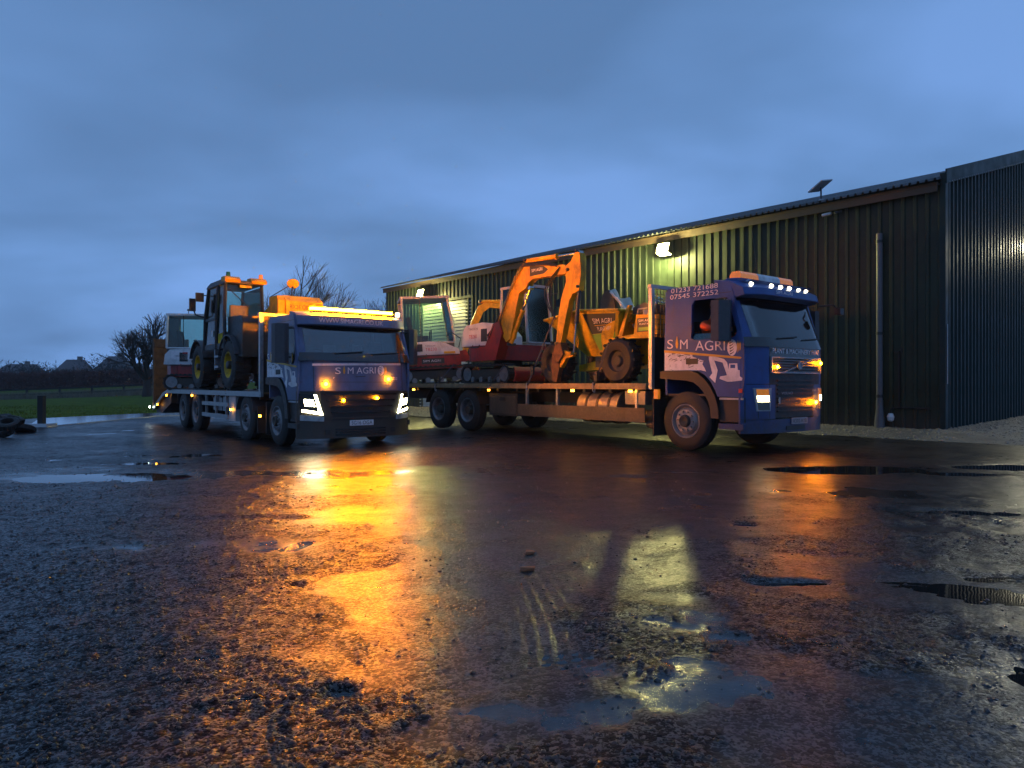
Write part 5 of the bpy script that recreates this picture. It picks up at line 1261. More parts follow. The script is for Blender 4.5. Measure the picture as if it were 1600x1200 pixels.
    for q, (px_, pz_) in enumerate([boom[0]]+([boom[8], arm[0], arm[8]] if arm else [])+[r_[1] for r_ in rams]):
        bm = B(); cyl(bm, (px_+.03, boom_y-.115, pz_), (px_+.03, boom_y+.115, pz_), .035, n=12); cyl(bm, (px_+.03, boom_y-.13, pz_), (px_+.03, boom_y-.11, pz_), .022, n=8); obj('pivot_pin', bm, m_dkgrey, bo)
    for xs_ in (-.62, .22):
        bm = B(); bx(bm, xs_-.004, xs_+.004, -.7815, -.776, rt_-.38, rt_-.02); obj('panel_seam', bm, m_darkprint, hs)
    bm = B(); bx(bm, -.95, front_x-.06, -.7825, -.779, rt_-.035, rt_-.015); obj('trim_line', bm, m_darkprint, hs)
    bm = B(); tube(bm, [(-.5, -.80, rt_+.02), (-.5, -.83, rt_-.05), (-.2, -.83, rt_-.05), (-.2, -.80, rt_+.02)], .012); obj('hood_handle', bm, m_black, hs)
    bm = B(); lathe(bm, [(0, .05), (.03, .05), (.035, .03), (.05, .03)], .45, -.45, hh-.12, 'z', 14); obj('fuel_cap', bm, m_black, hd)
    # beacon, mirrors, grab handles
    bm = B(); cyl(bm, (x0+.15, y1-.15, z1+.07), (x0+.15, y1-.15, z1+.17), .05, .04, 12); obj('beacon', bm, m_amberlens, rf)
    bm = B(); tube(bm, [(x1-.1, y1, z1-.15), (x1+.05, y1+.15, z1-.12), (x1+.05, y1+.16, z1-.3)], .013); bx(bm, x1+.02, x1+.08, y1+.08, y1+.24, z1-.48, z1-.28); obj('mirror', bm, m_black, t)
    bm = B(); tube(bm, [(front_x-.05, -.74, 1.0), (front_x+.02, -.74, 1.25), (front_x-.25, -.74, 1.45), (front_x-.4, -.74, 1.3)], .014); obj('grab_rail', bm, m_black, t)
    return t
# (1) excavator in the middle of the right lorry, boom raised and dipper hanging down
OX, OZ = -6.75, 1.205
tr = lambda L_: [(round(x-OX, 3), round(z-OZ, 3)) for x, z in L_]
boom2 = tr([(-5.78, 2.59), (-5.73, 2.82), (-5.31, 3.47), (-5.13, 3.76), (-4.82, 4.03), (-4.5, 4.01), (-3.59, 3.84), (-3.4, 3.83), (-3.3, 3.7), (-3.34, 3.62), (-4.44, 3.64), (-4.61, 3.56), (-4.69, 3.45), (-4.95, 3.36), (-5.28, 2.30), (-5.45, 2.22)])
arm2 = tr([(-3.03, 4.07), (-2.9, 4.02), (-2.86, 3.6), (-2.92, 3.22), (-3.12, 3.16), (-3.23, 3.02), (-3.32, 2.72), (-3.51, 2.09), (-3.66, 2.11), (-3.57, 2.77), (-3.50, 3.07), (-3.33, 3.44), (-3.36, 3.77), (-3.17, 3.89)])
R2 = tr([(-5.38, 2.16), (-4.62, 3.45), (-4.78, 4.11), (-2.97, 4.03), (-2.98, 3.30), (-3.17, 1.86)])
T2 = tr([(-3.80, 1.90), (-3.60, 1.90), (-3.56, 1.59), (-3.66, 1.25), (-3.79, 1.24), (-3.83, 1.6)])
K2 = tr([(-3.64, 2.12), (-3.50, 2.12), (-3.40, 1.86), (-3.58, 1.66), (-3.74, 1.86)])
Q2 = tr([(-3.44, 1.95), (-3.14, 1.86), (-3.16, 1.80), (-3.36, 1.76), (-3.52, 1.56), (-3.58, 1.62), (-3.46, 1.82)])
loc, rz = on_truck('R', OX, 0.0, OZ)
ex2 = excavator('white and red excavator with raised orange boom in the middle of the right lorry', loc, rz, 1.0, 1.60, boom2, arm2,
    [('boom_ram', R2[0], R2[1], .62, .055, m_orange), ('dipper_ram', R2[2], R2[3], .60, .055, m_orange), ('bucket_ram', R2[4], R2[5], .55, .045, m_dkgrey)],
    [('quick_hitch', K2, .10, m_rust), ('bucket_link', Q2, .05, m_orange), ('ripper_tooth', T2, .06, m_rust)],
    -1.0, m_orange, (-.30, .84, -.02, .80, 1.06, 2.52), m_grey, [('TAKEUCHI', .42, .06, m_darkprint, (-.72, -.781, 1.42)), ('TB260', .36, .10, m_redprint, (-.70, -.781, 1.20)), ('SIM AGRI', .5, .05, m_print, (1.0+.1, -1.0905, 2.60)) if False else ('TB260', .28, .04, m_print, (.1, -.782, .85))], group='excavators on the lorries', vent_x=-.15)
for q in range(4):
    bm = B(); pts = [Vector((.30+.10*q, -.80, 1.35-.05*q)).lerp(Vector((1.00+.02*q, -1.09, 1.55+.06*q)), k/12)+Vector((-.16, -.10-.03*q, -.22-.05*q))*math.sin(PI*k/12) for k in range(13)]
    obj('hydraulic_hose', tube(bm, pts, .016, 6), m_hose, ex2)
# boom flank sticker
bm = B(); plate(bm, tr([(-4.55, 3.95), (-4.05, 3.88), (-3.90, 3.79), (-4.05, 3.71), (-4.55, 3.70)]), [], lambda a, b, k: (a, -1.091-.002*k, b), 1); o = obj('boom_sticker', bm, m_darkprint, ex2, smooth=False)
text('lettering', 'SIM AGRI', .38, .07, m_print, o, (-4.48-OX, -1.095, 3.79-OZ), 'side')
bm = B(); bx(bm, .82, .87, -.82, -.76, .62, 1.02); obj('red_marker', bm, m_redprint, ex2)
# (2) excavator at the tail of the right lorry
bm3 = [(.86, .80), (.98, .78), (1.32, 1.55), (1.55, 2.0), (1.75, 2.14), (2.75, 2.02), (2.78, 2.12), (2.8, 2.2), (1.6, 2.28), (1.42, 2.2), (1.2, 1.75), (.92, 1.0)]
am3 = [(2.7, 2.3), (2.85, 2.25), (2.9, 2.0), (2.7, 1.3), (2.6, .9), (2.5, .9), (2.5, 1.1), (2.5, 1.2), (2.48, 1.0), (2.55, 1.4), (2.6, 1.8), (2.65, 2.0)]
loc, rz0 = on_truck('R', -10.45, -0.05, 1.205)
ex1 = excavator('white and red excavator at the tail of the right lorry, window facing out', loc, R(12), 1.05, 1.20, bm3, None,
    [('boom_ram', (.95, .72), (1.28, 1.75), .6, .05, m_dkgrey), ('dipper_ram', (1.45, 2.33), (2.5, 2.30), .6, .05, m_orange)],
    [('quick_hitch', [(2.7, 2.0), (2.85, 2.0), (2.85, 1.8), (2.7, 1.8)], .08, m_chassis)],
    -.30, m_orange, (-.82, .64, -.66, .70, 1.17, 2.42), m_grey, [('TAKEUCHI', .28, .045, m_darkprint, (-.22, -.779, 1.05)), ('TB230', .32, .09, m_redprint, (-.22, -.779, .93)), ('SIM AGRI', .5, .06, m_print, (-.3, -.784, .62))], tilt=R(3), group='excavators on the lorries', rt_=.82)
bm = B(); bx(bm, -.34, .30, -.7835, -.781, .57, .72); obj('dark_sticker', bm, m_darkprint, ex1)
# (3) excavator on the left lorry, rear towards the cab
loc, rz0 = on_truck('L', -9.35, -.25, 1.125)
ex3 = excavator('white and red excavator behind the telehandler on the left lorry', loc, R(10), .95, 1.35, [(.86, .80), (.98, .78), (1.32, 1.35), (1.55, 1.5), (1.75, 1.64), (2.0, 1.52), (2.0, 1.6), (2.0, 1.7), (1.6, 1.78), (1.42, 1.7), (1.2, 1.45), (.92, 1.0)], None,
    [('boom_ram', (.95, .72), (1.28, 1.45), .6, .05, m_dkgrey)], [('quick_hitch', [(1.85, 1.6), (2.0, 1.6), (2.0, 1.3), (1.85, 1.3)], .08, m_chassis)],
    -.10, m_yellow, (-.95, .64, -.74, .70, 1.36, 2.42), m_white, [('TAKEUCHI', .3, .04, m_darkprint, (-.70, -.793, 1.08))], group='excavators on the lorries', rt_=.82)
for q, (w_, z_) in enumerate(((.40, 1.20), )):
    bm = B(); bx(bm, -.80, -.20, -.79, -.779, .98, 1.26); o = obj('rear_sticker', bm, m_print, ex3); 
    bm = B(); bx(bm, -.45, -.30, -.795, -.791, 1.17, 1.22); obj('sticker_badge', bm, m_redprint, o)
bm = B(); cyl(bm, (-.6, .5, 2.55), (-.6, .5, 2.72), .012); cyl(bm, (-.6, .5, 2.70), (-.6, .5, 2.76), .05, .04, 10); obj('beacon', bm, m_black, ex3)

# ------------------------------------------------------------------ site dumper
loc, rz = on_truck('R', -2.9, 0.0, 1.205)
du = thing('site_dumper', 'yellow site dumper with its skip towards the excavators on the right lorry', 'dumper', loc, rz)
DX = -2.9
dz = lambda x: x-DX
def hopper():
    bm = B()
    top = [(-1.95, -.86, 1.52), (-3.15, -.86, 1.60), (-4.55, -.62, 1.50), (-4.55, .62, 1.50), (-3.15, .86, 1.60), (-1.95, .86, 1.52)]
    low = [(-2.35, -.52, .72), (-2.75, -.55, .60), (-3.30, -.45, .62), (-3.30, .45, .62), (-2.75, .55, .60), (-2.35, .52, .72)]
    T = [bm.verts.new((dz(x), y, z)) for x, y, z in top]; Lo = [bm.verts.new((dz(x), y, z)) for x, y, z in low]
    cx = dz(-3.0)
    Ti = [bm.verts.new((cx+(v.co.x-cx)*.95, v.co.y*.94, v.co.z)) for v in T]; Li = [bm.verts.new((cx+(v.co.x-cx)*.9, v.co.y*.9, v.co.z+.04)) for v in Lo]
    n = 6
    for i in range(n):
        j = (i+1) % n
        bm.faces.new((T[i], T[j], Lo[j], Lo[i])); bm.faces.new((Ti[j], Ti[i], Li[i], Li[j])); bm.faces.new((T[j], T[i], Ti[i], Ti[j]))
    bm.faces.new(Lo); bm.faces.new(Li[::-1])
    return bm
sk_ = obj('skip', hopper(), m_yellow, du, smooth=False)
bm = B(); rim = [(-1.95, -.87, 1.52), (-3.15, -.87, 1.60), (-4.56, -.63, 1.50), (-4.56, .63, 1.50), (-3.15, .87, 1.60), (-1.95, .87, 1.52)]
for a, b in zip(rim, rim[1:]+rim[:1]): cyl(bm, (dz(a[0]), a[1], a[2]), (dz(b[0]), b[1], b[2]), .035, n=8)
obj('skip_rim', bm, m_yellow, sk_)
# flank sticker lies on the near face of the skip
def flank(u, v, off):      # u along x (0 rear .. 1), v up (0..1) on near face between T0,T1,Lo0,Lo1
    T0, T1, L0, L1 = Vector((dz(-1.95), -.86, 1.52)), Vector((dz(-3.15), -.86, 1.60)), Vector((dz(-2.35), -.52, .72)), Vector((dz(-2.75), -.55, .60))
    p = (L0.lerp(L1, u)).lerp(T0.lerp(T1, u), v)
    return p+Vector((0, -.012-off, -.004))
def flank_patch(name, v0, v1, mat, off, u0=.08, u1=.94):
    bm = B(); patch(bm, lambda u, v: flank(u0+(u1-u0)*u, v0+(v1-v0)*v, off), 6, 6, (0, .004, 0)); return obj(name, bm, mat, sk_, smooth=False)
flank_patch('dark_sticker', .48, .93, m_darkprint, .004); flank_patch('green_sticker', .12, .475, m_green, .004)
def flank_text(s, u0, u1, v0, v1, mat):
    o = text('lettering', s, 1, 1, mat, sk_, (0, 0, 0), 'side')
    me = o.data
    for vv in me.vertices:
        a, b = vv.co.x, vv.co.z
        vv.co = flank(u0+(u1-u0)*a, v0+(v1-v0)*b, .012)
flank_text('SIM AGRI', .72, .18, .70, .82, m_print); flank_text('PLANT HIRE', .66, .2, .53, .63, m_print)
bm = B(); patch(bm, lambda u, v: flank(.22+.5*u, .655+.012*v, .010), 3, 1, (0, .003, 0)); obj('gold_line', bm, m_gold, sk_, smooth=False)
# chassis, engine cover, platform, column, wheel
bm = B(); prism_y(bm, [(dz(-1.05), .46), (dz(-1.05), .98), (dz(-2.1), .92), (dz(-2.4), .60), (dz(-3.6), .42), (dz(-3.6), .28), (dz(-2.2), .34)], -.42, .42); obj('chassis', bm, m_yellow, du, bevel=.02)
bm = B(); prism_y(bm, [(dz(-.98), .98), (dz(-.98), 1.36), (dz(-1.55), 1.40), (dz(-1.62), .98)], -.80, .78); ec = obj('engine_cover', bm, m_orange, du, bevel=.04)
bm = B(); bx(bm, dz(-1.52), dz(-1.08), -.806, -.801, 1.04, 1.32); obj('dark_sticker', bm, m_darkprint, ec)
text('lettering', 'SIM AGRI', .36, .05, m_print, ec, (dz(-1.48), -.81, 1.24), 'side'); text('lettering', 'PLANT HIRE', .3, .035, m_print, ec, (dz(-1.45), -.81, 1.18), 'side')
bm = B(); bx(bm, dz(-1.48), dz(-1.12), -.809, -.807, 1.06, 1.13); obj('green_sticker', bm, m_green, ec)
bm = B(); prism_y(bm, [(dz(-2.38), .86), (dz(-2.38), .92), (dz(-1.66), 1.0), (dz(-1.02), .97), (dz(-1.02), .90), (dz(-1.7), .92)], -.84, .84); obj('platform', bm, m_orange, du, bevel=.01)
for s in (-1, 1):
    bm = B(); prism_y(bm, [(dz(-2.14), .98), (dz(-2.03), .98), (dz(-1.80), 1.62), (dz(-1.88), 1.62)], s*.66-.04, s*.66+.04); obj('guard_post', bm, m_orange, du)
bm = B(); prism_y(bm, [(dz(-1.86), 1.45), (dz(-1.86), 1.58), (dz(-1.55), 1.66), (dz(-1.25), 1.60), (dz(-1.25), 1.45)], -.55, .4); obj('control_console', bm, m_dkgrey, du, bevel=.03)
bm = B(); cyl(bm, (dz(-1.66), -.12, 1.3), (dz(-1.58), -.12, 1.72), .035)
tube(bm, [(dz(-1.56)+.19*math.cos(a), -.12+.19*math.sin(a), 1.76-.10*math.cos(a)) for a in [2*PI*k/22 for k in range(23)]], .015)
for k in range(3):
    a = 2*PI*k/3; tube(bm, [(dz(-1.57), -.12, 1.73), (dz(-1.56)+.19*math.cos(a), -.12+.19*math.sin(a), 1.76-.10*math.cos(a))], .01)
obj('steering_wheel', bm, m_chrome, du)
bm = B(); bx(bm, dz(-1.15), dz(-.98), -.25, .25, 1.365, 1.50); bx(bm, dz(-1.03), dz(-.97), -.23, .23, 1.50, 1.75); obj('seat', bm, m_fabric, du, bevel=.04)
bm = B(); cyl(bm, (dz(-1.98), -.55, 1.40), (dz(-1.98), -.40, 1.40), .10, n=16); obj('work_lamp', bm, m_yellow, du)
bm = B(); cyl(bm, (dz(-1.45), -.62, 1.38), (dz(-1.45), -.62, 1.50), .06, n=12); tube(bm, [(dz(-1.6), -.7, 1.40), (dz(-1.58), -.7, 1.52), (dz(-1.35), -.7, 1.52), (dz(-1.33), -.7, 1.38)], .015); obj('filler_cap', bm, m_steel, du)
def dumper_wheel(x, s):
    bm = B(); r_ = .47
    lathe(bm, [(0.02, .24), (0, .30), (.0, .40), (.04, r_-.02), (.08, r_), (.26, r_), (.30, r_-.02), (.34, .40), (.34, .30), (.32, .24)], 0, 0, 0, 'y', 32, False)
    w = obj('wheel', bm, m_rubber, du, loc=(dz(x), -.92 if s < 0 else .92, .47)); w.rotation_euler = (0, random.random()*6, 0 if s < 0 else PI)
    bm = B()
    for k in range(16):
        a = 2*PI*k/16
        for q, (ya, yb, da) in enumerate(((.02, .17, .0), (.17, .32, .2))):
            p = [(r_-.01, a+da-.07), (r_-.01, a+da+.05), (r_+.035, a+da+.03), (r_+.035, a+da-.05)]
            prism_y(bm, [(c_*math.cos(t_), c_*math.sin(t_)) for c_, t_ in p], ya, yb)
    obj('tread_lugs', bm, m_rubber, w, smooth=False)
    bm = B(); lathe(bm, [(.03, .25), (.02, .235), (.08, .20), (.10, .12), (.06, .09), (.06, .001)], 0, 0, 0, 'y', 24, False); obj('rim', bm, m_chassis, w)
for x in (-2.0, -3.95):
    for s in (-1, 1): dumper_wheel(x, s)
bm = B(); bx(bm, dz(-3.0), dz(-2.74), -.5, -.46, .36, .72); obj('grey_flap', bm, m_dkgrey, du)
# sheet and board standing in the skip
loc, rz = on_truck('R', -2.7, .1, 2.45)
t = thing('crumpled_sheet', 'pale crumpled sheet draped over a dark board in the dumper skip', 'sheet', loc, rz)
bm = B(); prism_y(bm, [(-.40, -.6), (.02, -.6), (.04, .50), (-.03, .74), (-.16, .84), (-.30, .80), (-.40, .60)], -.34, -.28); o = obj('board', bm, m_dkgrey, t, bevel=.02)
bm = B()
patch(bm, lambda u, v: (-.06+.80*u+.05*math.sin(9*v+5*u)+.10*(1-u)*v, -.40+.55*v+.05*math.sin(11*u), .80-.86*u**.8-.20*v*(1-u)+.06*math.sin(8*v+7*u)+.04*math.sin(17*u+3*v)), 20, 14, (0, 0, -.01)); obj('sheet', bm, m_sheet, t)
bm = B(); cyl(bm, (.02, -.45, .76), (.80, -.42, .02), .03, n=8); obj('pale_pole', bm, m_white, t)
# ------------------------------------------------------------------ ratchet straps
def strap(label, a, b, key='R', w=.05):
    (ox, oy, oz), rzk = TRK[key]
    t = thing('ratchet_strap', label, 'strap', on_truck(key, b[0], b[1], b[2])[0], rzk, 'ratchet straps on the right lorry')
    A = Vector(a)-Vector(b); Z0 = Vector((0, 0, 0))
    bm = B(); d = A.normalized(); u = Vector((1, 0, 0))-d*d.x; u.normalize(); n_ = d.cross(u)
    vs = [bm.verts.new(p+u*su*w/2+n_*sn*.003) for p in (Z0, A) for su in (-1, 1) for sn in (-1, 1)]
    for f in ((0, 1, 3, 2), (4, 6, 7, 5), (0, 4, 5, 1), (2, 3, 7, 6), (0, 2, 6, 4), (1, 5, 7, 3)): bm.faces.new([vs[i] for i in f])
    obj('webbing', bm, m_strap, t, smooth=False)
    bm = B(); p = A*.22; bx(bm, p.x-.04, p.x+.04, p.y-.05, p.y+.0, p.z-.10, p.z+.10); cyl(bm, p+Vector((-.06, -.04, .02)), p+Vector((.06, -.04, .02)), .025, n=10); obj('ratchet', bm, m_chassis, t, bevel=.006)
    bm = B(); tube(bm, [(0, -.02, .06), (-.02, -.02, -.02), (0, -.02, -.12), (.05, -.02, -.14), (.06, -.02, -.08)], .012); obj('hook', bm, m_steel, t)
strap('dark ratchet strap hanging from the dumper skip lip beside the dipper arm', (-3.86, -.95, 2.71), (-4.40, -1.285, 1.17))
strap('dark ratchet strap in front of the dumper wheel', (-2.06, -1.05, 2.05), (-2.27, -1.285, 1.17))
strap('ratchet strap over the middle excavator track', (-5.75, -.9, 1.67), (-5.86, -1.285, 1.15))
strap('ratchet strap over the tail excavator track', (-8.05, -.86, 1.75), (-8.3, -1.285, 1.15))

# ------------------------------------------------------------------ telehandler on the left lorry (its rear faces the cab)
loc, rz = on_truck('L', -5.35, 0, 1.125)
te = thing('telehandler', 'yellow and black telehandler with glazed cab on the left lorry', 'telehandler', loc, rz)
TX = -5.35
x_ = lambda v: v-TX
def tele_wheel(x, s):
    bm = B(); r_ = .64
    lathe(bm, [(.04, .33), (.01, .38), (.0, .50), (.04, r_-.03), (.10, r_-.01), (.34, r_-.01), (.40, r_-.03), (.44, .50), (.43, .38), (.40, .33)], 0, 0, 0, 'y', 36, False)
    w = obj('wheel', bm, m_rubber, te, loc=(x_(x), -1.10 if s < 0 else 1.10, .66)); w.rotation_euler = (0, random.random(), 0 if s < 0 else PI)
    bm = B()
    for k in range(18):
        a = 2*PI*k/18
        for ya, yb, da in ((.02, .23, .0), (.21, .42, .17)):
            prism_y(bm, [(c_*math.cos(t_), c_*math.sin(t_)) for c_, t_ in ((r_-.03, a+da-.07), (r_-.03, a+da+.06), (r_+.025, a+da+.035), (r_+.025, a+da-.05))], ya, yb)
    obj('tread_lugs', bm, m_rubber, w, smooth=False)
    bm = B(); lathe(bm, [(.05, .34), (.03, .335), (.03, .32), (.10, .28), (.16, .26), (.17, .16), (.13, .13), (.13, .001)], 0, 0, 0, 'y', 28, False); rim_ = obj('rim', bm, m_yellow, w)
    bm = B(); lathe(bm, [(.13, .11), (.02, .10), (.0, .07), (.0, .001)], 0, 0, 0, 'y', 16); obj('hub', bm, m_black, rim_)
for x in (-3.92, -6.80):
    for s in (-1, 1): tele_wheel(x, s)
bm = B(); prism_y(bm, [(x_(-2.95), .62), (x_(-2.95), 1.2), (x_(-3.3), 1.55), (x_(-7.1), 1.15), (x_(-7.4), .75), (x_(-7.3), .5), (x_(-3.2), .45)], -.55, .55); obj('chassis', bm, m_chassis, te, bevel=.03)
bm = B(); prism_y(bm, [(x_(-2.98), .85), (x_(-2.95), 1.70), (x_(-3.05), 1.86), (x_(-4.15), 1.90), (x_(-4.15), .9)], -1.0, .32); rb = obj('rear_body', bm, m_black, te, bevel=.04)
bm = B(); bx(bm, x_(-2.94), x_(-2.925), -.62, -.12, 1.66, 1.79); pl = obj('number_board', bm, m_yellow, rb)
text('lettering', 'CW101021', .44, .085, m_darkprint, pl, (x_(-2.922), -.59, 1.683), 'front')
bm = B(); bx(bm, x_(-2.945), x_(-2.93), -.78, .28, 1.80, 1.85); obj('yellow_band', bm, m_yellow, rb)
# cab shell
cx0, cx1, cy0, cy1, cz0, cz1 = x_(-6.05), x_(-4.15), -1.08, -.10, 1.1, 2.78
posts = [((cx1, cy0), (cx1-.06, cy0+.04)), ((cx1, cy1), (cx1-.06, cy1-.02)), ((cx0, cy0), (cx0+.30, cy0+.04)), ((cx0, cy1), (cx0+.30, cy1-.02)), ((cx1-.75, cy0), (cx1-.70, cy0+.04))]
for a, b in posts:
    bm = B(); tube(bm, [(a[0], a[1], cz0+.0), (a[0]*.7+b[0]*.3, a[1], 2.0), (b[0], b[1], cz1)], .045, 8); obj('cab_pillar', bm, m_black, te)
bm = B(); prism_y(bm, [(cx0+.18, cz1), (cx1+.05, cz1), (cx1+.05, cz1+.06), (cx1-.2, cz1+.12), (cx0+.6, cz1+.12), (cx0+.3, cz1+.06)], cy0, cy1); rf = obj('cab_roof', bm, m_dkgrey, te, bevel=.03)
for y0, y1 in ((cy0-.02, cy0+.36), (cy1-.34, cy1+.06)):
    bm = B(); prism_y(bm, [(cx1-.25, cz1+.06), (cx1+.10, cz1+.02), (cx1+.14, cz1+.09), (cx1+.02, cz1+.17), (cx1-.25, cz1+.17)], y0, y1); obj('roof_lamp_cowl', bm, m_orange, rf, bevel=.03)
for y, mt in ((cy0+.12, m_greenlens), (cy1-.02, m_amberlens)):
    bm = B(); cyl(bm, (cx1-.12, y, cz1+.17), (cx1-.12, y, cz1+.30), .06, .05, 14); obj('beacon', bm, mt, rf)
bm = B(); bx(bm, cx1-.02, cx1+.06, (cy0+cy1)/2-.12, (cy0+cy1)/2+.18, cz1-.10, cz1-.03); obj('work_lamp', bm, m_yellow, rf)
def pane(nm, A, Bq, z0, z1, mat=m_clear, z0b=None):
    bm = B(); th = (.004, 0, 0) if abs(A[0][0]-Bq[0][0]) < .01 else (0, .004, 0)
    def fn(u, v):
        z = z0+(z1-z0)*v; f = (z-cz0)/(cz1-cz0)
        a = (A[0][0]+(A[1][0]-A[0][0])*f, A[0][1]+(A[1][1]-A[0][1])*f); b = (Bq[0][0]+(Bq[1][0]-Bq[0][0])*f, Bq[0][1]+(Bq[1][1]-Bq[0][1])*f)
        return (a[0]*(1-u)+b[0]*u, a[1]*(1-u)+b[1]*u, z)
    patch(bm, fn, 2, 3, th); return obj(nm, bm, mat, te, smooth=False)
pane('rear_window', posts[0], posts[1], 1.9, 2.74); pane('door_window', posts[4], posts[2], 1.95, 2.74); pane('quarter_window', posts[0], posts[4], 1.5, 2.74)
pane('door_lower_window', posts[4], posts[2], 1.25, 1.88); pane('front_window', posts[2], posts[3], 1.4, 2.74); pane('boom_side_window', posts[1], posts[3], 1.9, 2.74)
bm = B(); bx(bm, cx0+.05, cx1-.75, cy0-.01, cy0+.03, 1.88, 1.95); bx(bm, cx0, cx1, cy0-.01, cy0+.03, 1.1, 1.24); obj('door_frame', bm, m_black, te)
bm = B(); bx(bm, cx1-1.15, cx1-1.03, cy0-.012, cy0-.002, 1.45, 1.60); obj('door_sticker', bm, m_print, te)
bm = B(); bx(bm, cx1-1.0, cx1-.5, -.85, -.35, 1.35, 1.55); se = obj('seat', bm, m_fabric, te, bevel=.05)
bm = B(); prism_y(bm, [(cx1-.58, 1.5), (cx1-.42, 1.5), (cx1-.34, 2.25), (cx1-.46, 2.25)], -.83, -.37); obj('seat_back', bm, m_orange, se, bevel=.05)
bm = B(); tube(bm, [(cx1+.01, cy0+.12, 2.62), (cx1+.02, -.45, 2.15)], .012); obj('rear_wiper', bm, m_black, te)
# rear fenders
for x, s in ((-3.92, -1), (-6.80, -1), (-3.92, 1), (-6.80, 1)):
    ya, yb = (-1.12, -.66) if s < 0 else (.66, 1.12)
    bm = B(); patch(bm, lambda u, v: (x_(x)+.76*math.cos(R(20+140*u)), ya+(yb-ya)*v, .66+.74*math.sin(R(20+140*u))), 12, 2, (0, 0, .03)); obj('mudguard', bm, m_dkgrey, te)
bm = B(); bx(bm, x_(-5.1), x_(-4.75), -1.08, -.9, .60, .66); bx(bm, x_(-5.1), x_(-4.75), -1.08, -.9, .88, .93); bx(bm, x_(-5.15), x_(-5.1), -1.06, -.92, .55, 1.1); obj('step', bm, m_steel, te)
# boom and its tail cowl, engine pod, mirrors
bm = B(); prism_y(bm, [(x_(-3.0), 1.95), (x_(-3.0), 2.30), (x_(-3.5), 2.36), (x_(-8.0), 1.25), (x_(-8.2), .95), (x_(-7.9), .85), (x_(-3.6), 1.86)], .02, .42); obj('boom', bm, m_yellow, te, bevel=.03)
bm = B(); prism_y(bm, [(x_(-2.9), 1.75), (x_(-2.86), 2.28), (x_(-3.1), 2.44), (x_(-3.9), 2.44), (x_(-3.9), 1.75)], .05, 1.02); bc_ = obj('engine_cowl', bm, m_yellow, te, bevel=.04)
text('lettering', 'RX26 ODG', .6, .11, m_darkprint, bc_, (x_(-2.872)+.012, .14, 2.08), 'front')
bm = B(); prism_y(bm, [(x_(-2.95), 1.75), (x_(-2.95), 2.30), (x_(-3.05), 2.42), (x_(-3.6), 2.42), (x_(-3.6), 1.75)], -.13, .045); obj('boom_tail', bm, m_orange, te, bevel=.03)
bm = B(); prism_y(bm, [(x_(-8.3), .5), (x_(-8.0), .5), (x_(-7.9), 1.4), (x_(-8.05), 1.75), (x_(-8.25), 1.70), (x_(-8.35), 1.2)], -.4, .5); obj('fork_carriage', bm, m_yellow, te, bevel=.02)
bm = B(); tube(bm, [(x_(-3.3), .35, 2.44), (x_(-3.35), .38, 2.62), (x_(-3.4), .42, 2.72)], .02); tube(bm, [(x_(-3.8), -.05, 2.44), (x_(-3.4), .42, 2.80)], .012); obj('mirror_stalk', bm, m_black, te)
bm = B(); lathe(bm, [(-.05, .03), (-.04, .10), (.0, .15), (.02, .155), (.025, .14), (.025, .001)], 0, 0, 0, 'x', 20); o = obj('round_mirror', bm, m_orange, te, loc=(x_(-3.4), .43, 2.80)); o.rotation_euler = (0, R(12), R(-25)); o.scale = (1, 1, .82)
bm = B(); tube(bm, [(cx0+.1, cy0, 2.0), (cx0-.15, cy0-.2, 2.1), (cx0-.2, cy0-.25, 2.3)], .02); bx(bm, cx0-.26, cx0-.18, cy0-.34, cy0-.18, 2.2, 2.55); obj('door_mirror', bm, m_black, te)
bm = B(); bx(bm, cx0+.25, cx0+.33, cy0-.30, cy0-.10, 2.42, 2.66); tube(bm, [(cx0+.3, cy0, 2.6), (cx0+.29, cy0-.15, 2.6)], .015); obj('front_mirror', bm, m_black, te)

# ================================================================== DRIVER
def skin_body(name, nodes, edges, mats, parent, matf, root):
    me = bpy.data.meshes.new(name); me.from_pydata([n_[0] for n_ in nodes], edges, [])
    o = bpy.data.objects.new(name, me); C.objects.link(o)
    md = o.modifiers.new('skin', 'SKIN')
    sv = me.skin_vertices[0].data if me.skin_vertices else None
    if sv is None:
        bpy.context.view_layer.objects.active = o; o.select_set(True)
        bpy.ops.mesh.customdata_skin_add(); sv = me.skin_vertices[0].data
    for i, n_ in enumerate(nodes): sv[i].radius = n_[1] if isinstance(n_[1], tuple) else (n_[1], n_[1]); sv[i].use_root = (i == root)
    sb = o.modifiers.new('sub', 'SUBSURF'); sb.levels = 2; sb.render_levels = 2
    bpy.context.view_layer.update()
    m2 = bpy.data.meshes.new_from_object(o.evaluated_get(bpy.context.evaluated_depsgraph_get()))
    bpy.data.objects.remove(o)
    m2.materials.clear()
    for k in mats: m2.materials.append(k)
    for p in m2.polygons: p.material_index = matf(p.center); p.use_smooth = True
    r = bpy.data.objects.new(name, m2); C.objects.link(r)
    return r
m_hivis = M('orange_hi_vis', (0.75, 0.09, 0.015), 0.7, 0, 0.12, 14, bump=.2)
m_skin = M('skin', (0.42, 0.22, 0.15), 0.55, 0, 0.08, 10)
m_trous = M('dark_trousers', (0.02, 0.022, 0.03), 0.85, 0, 0.2, 14)
m_hair = M('dark_hair', (0.03, 0.02, 0.015), 0.7, 0, 0.3, 40, bump=.4)
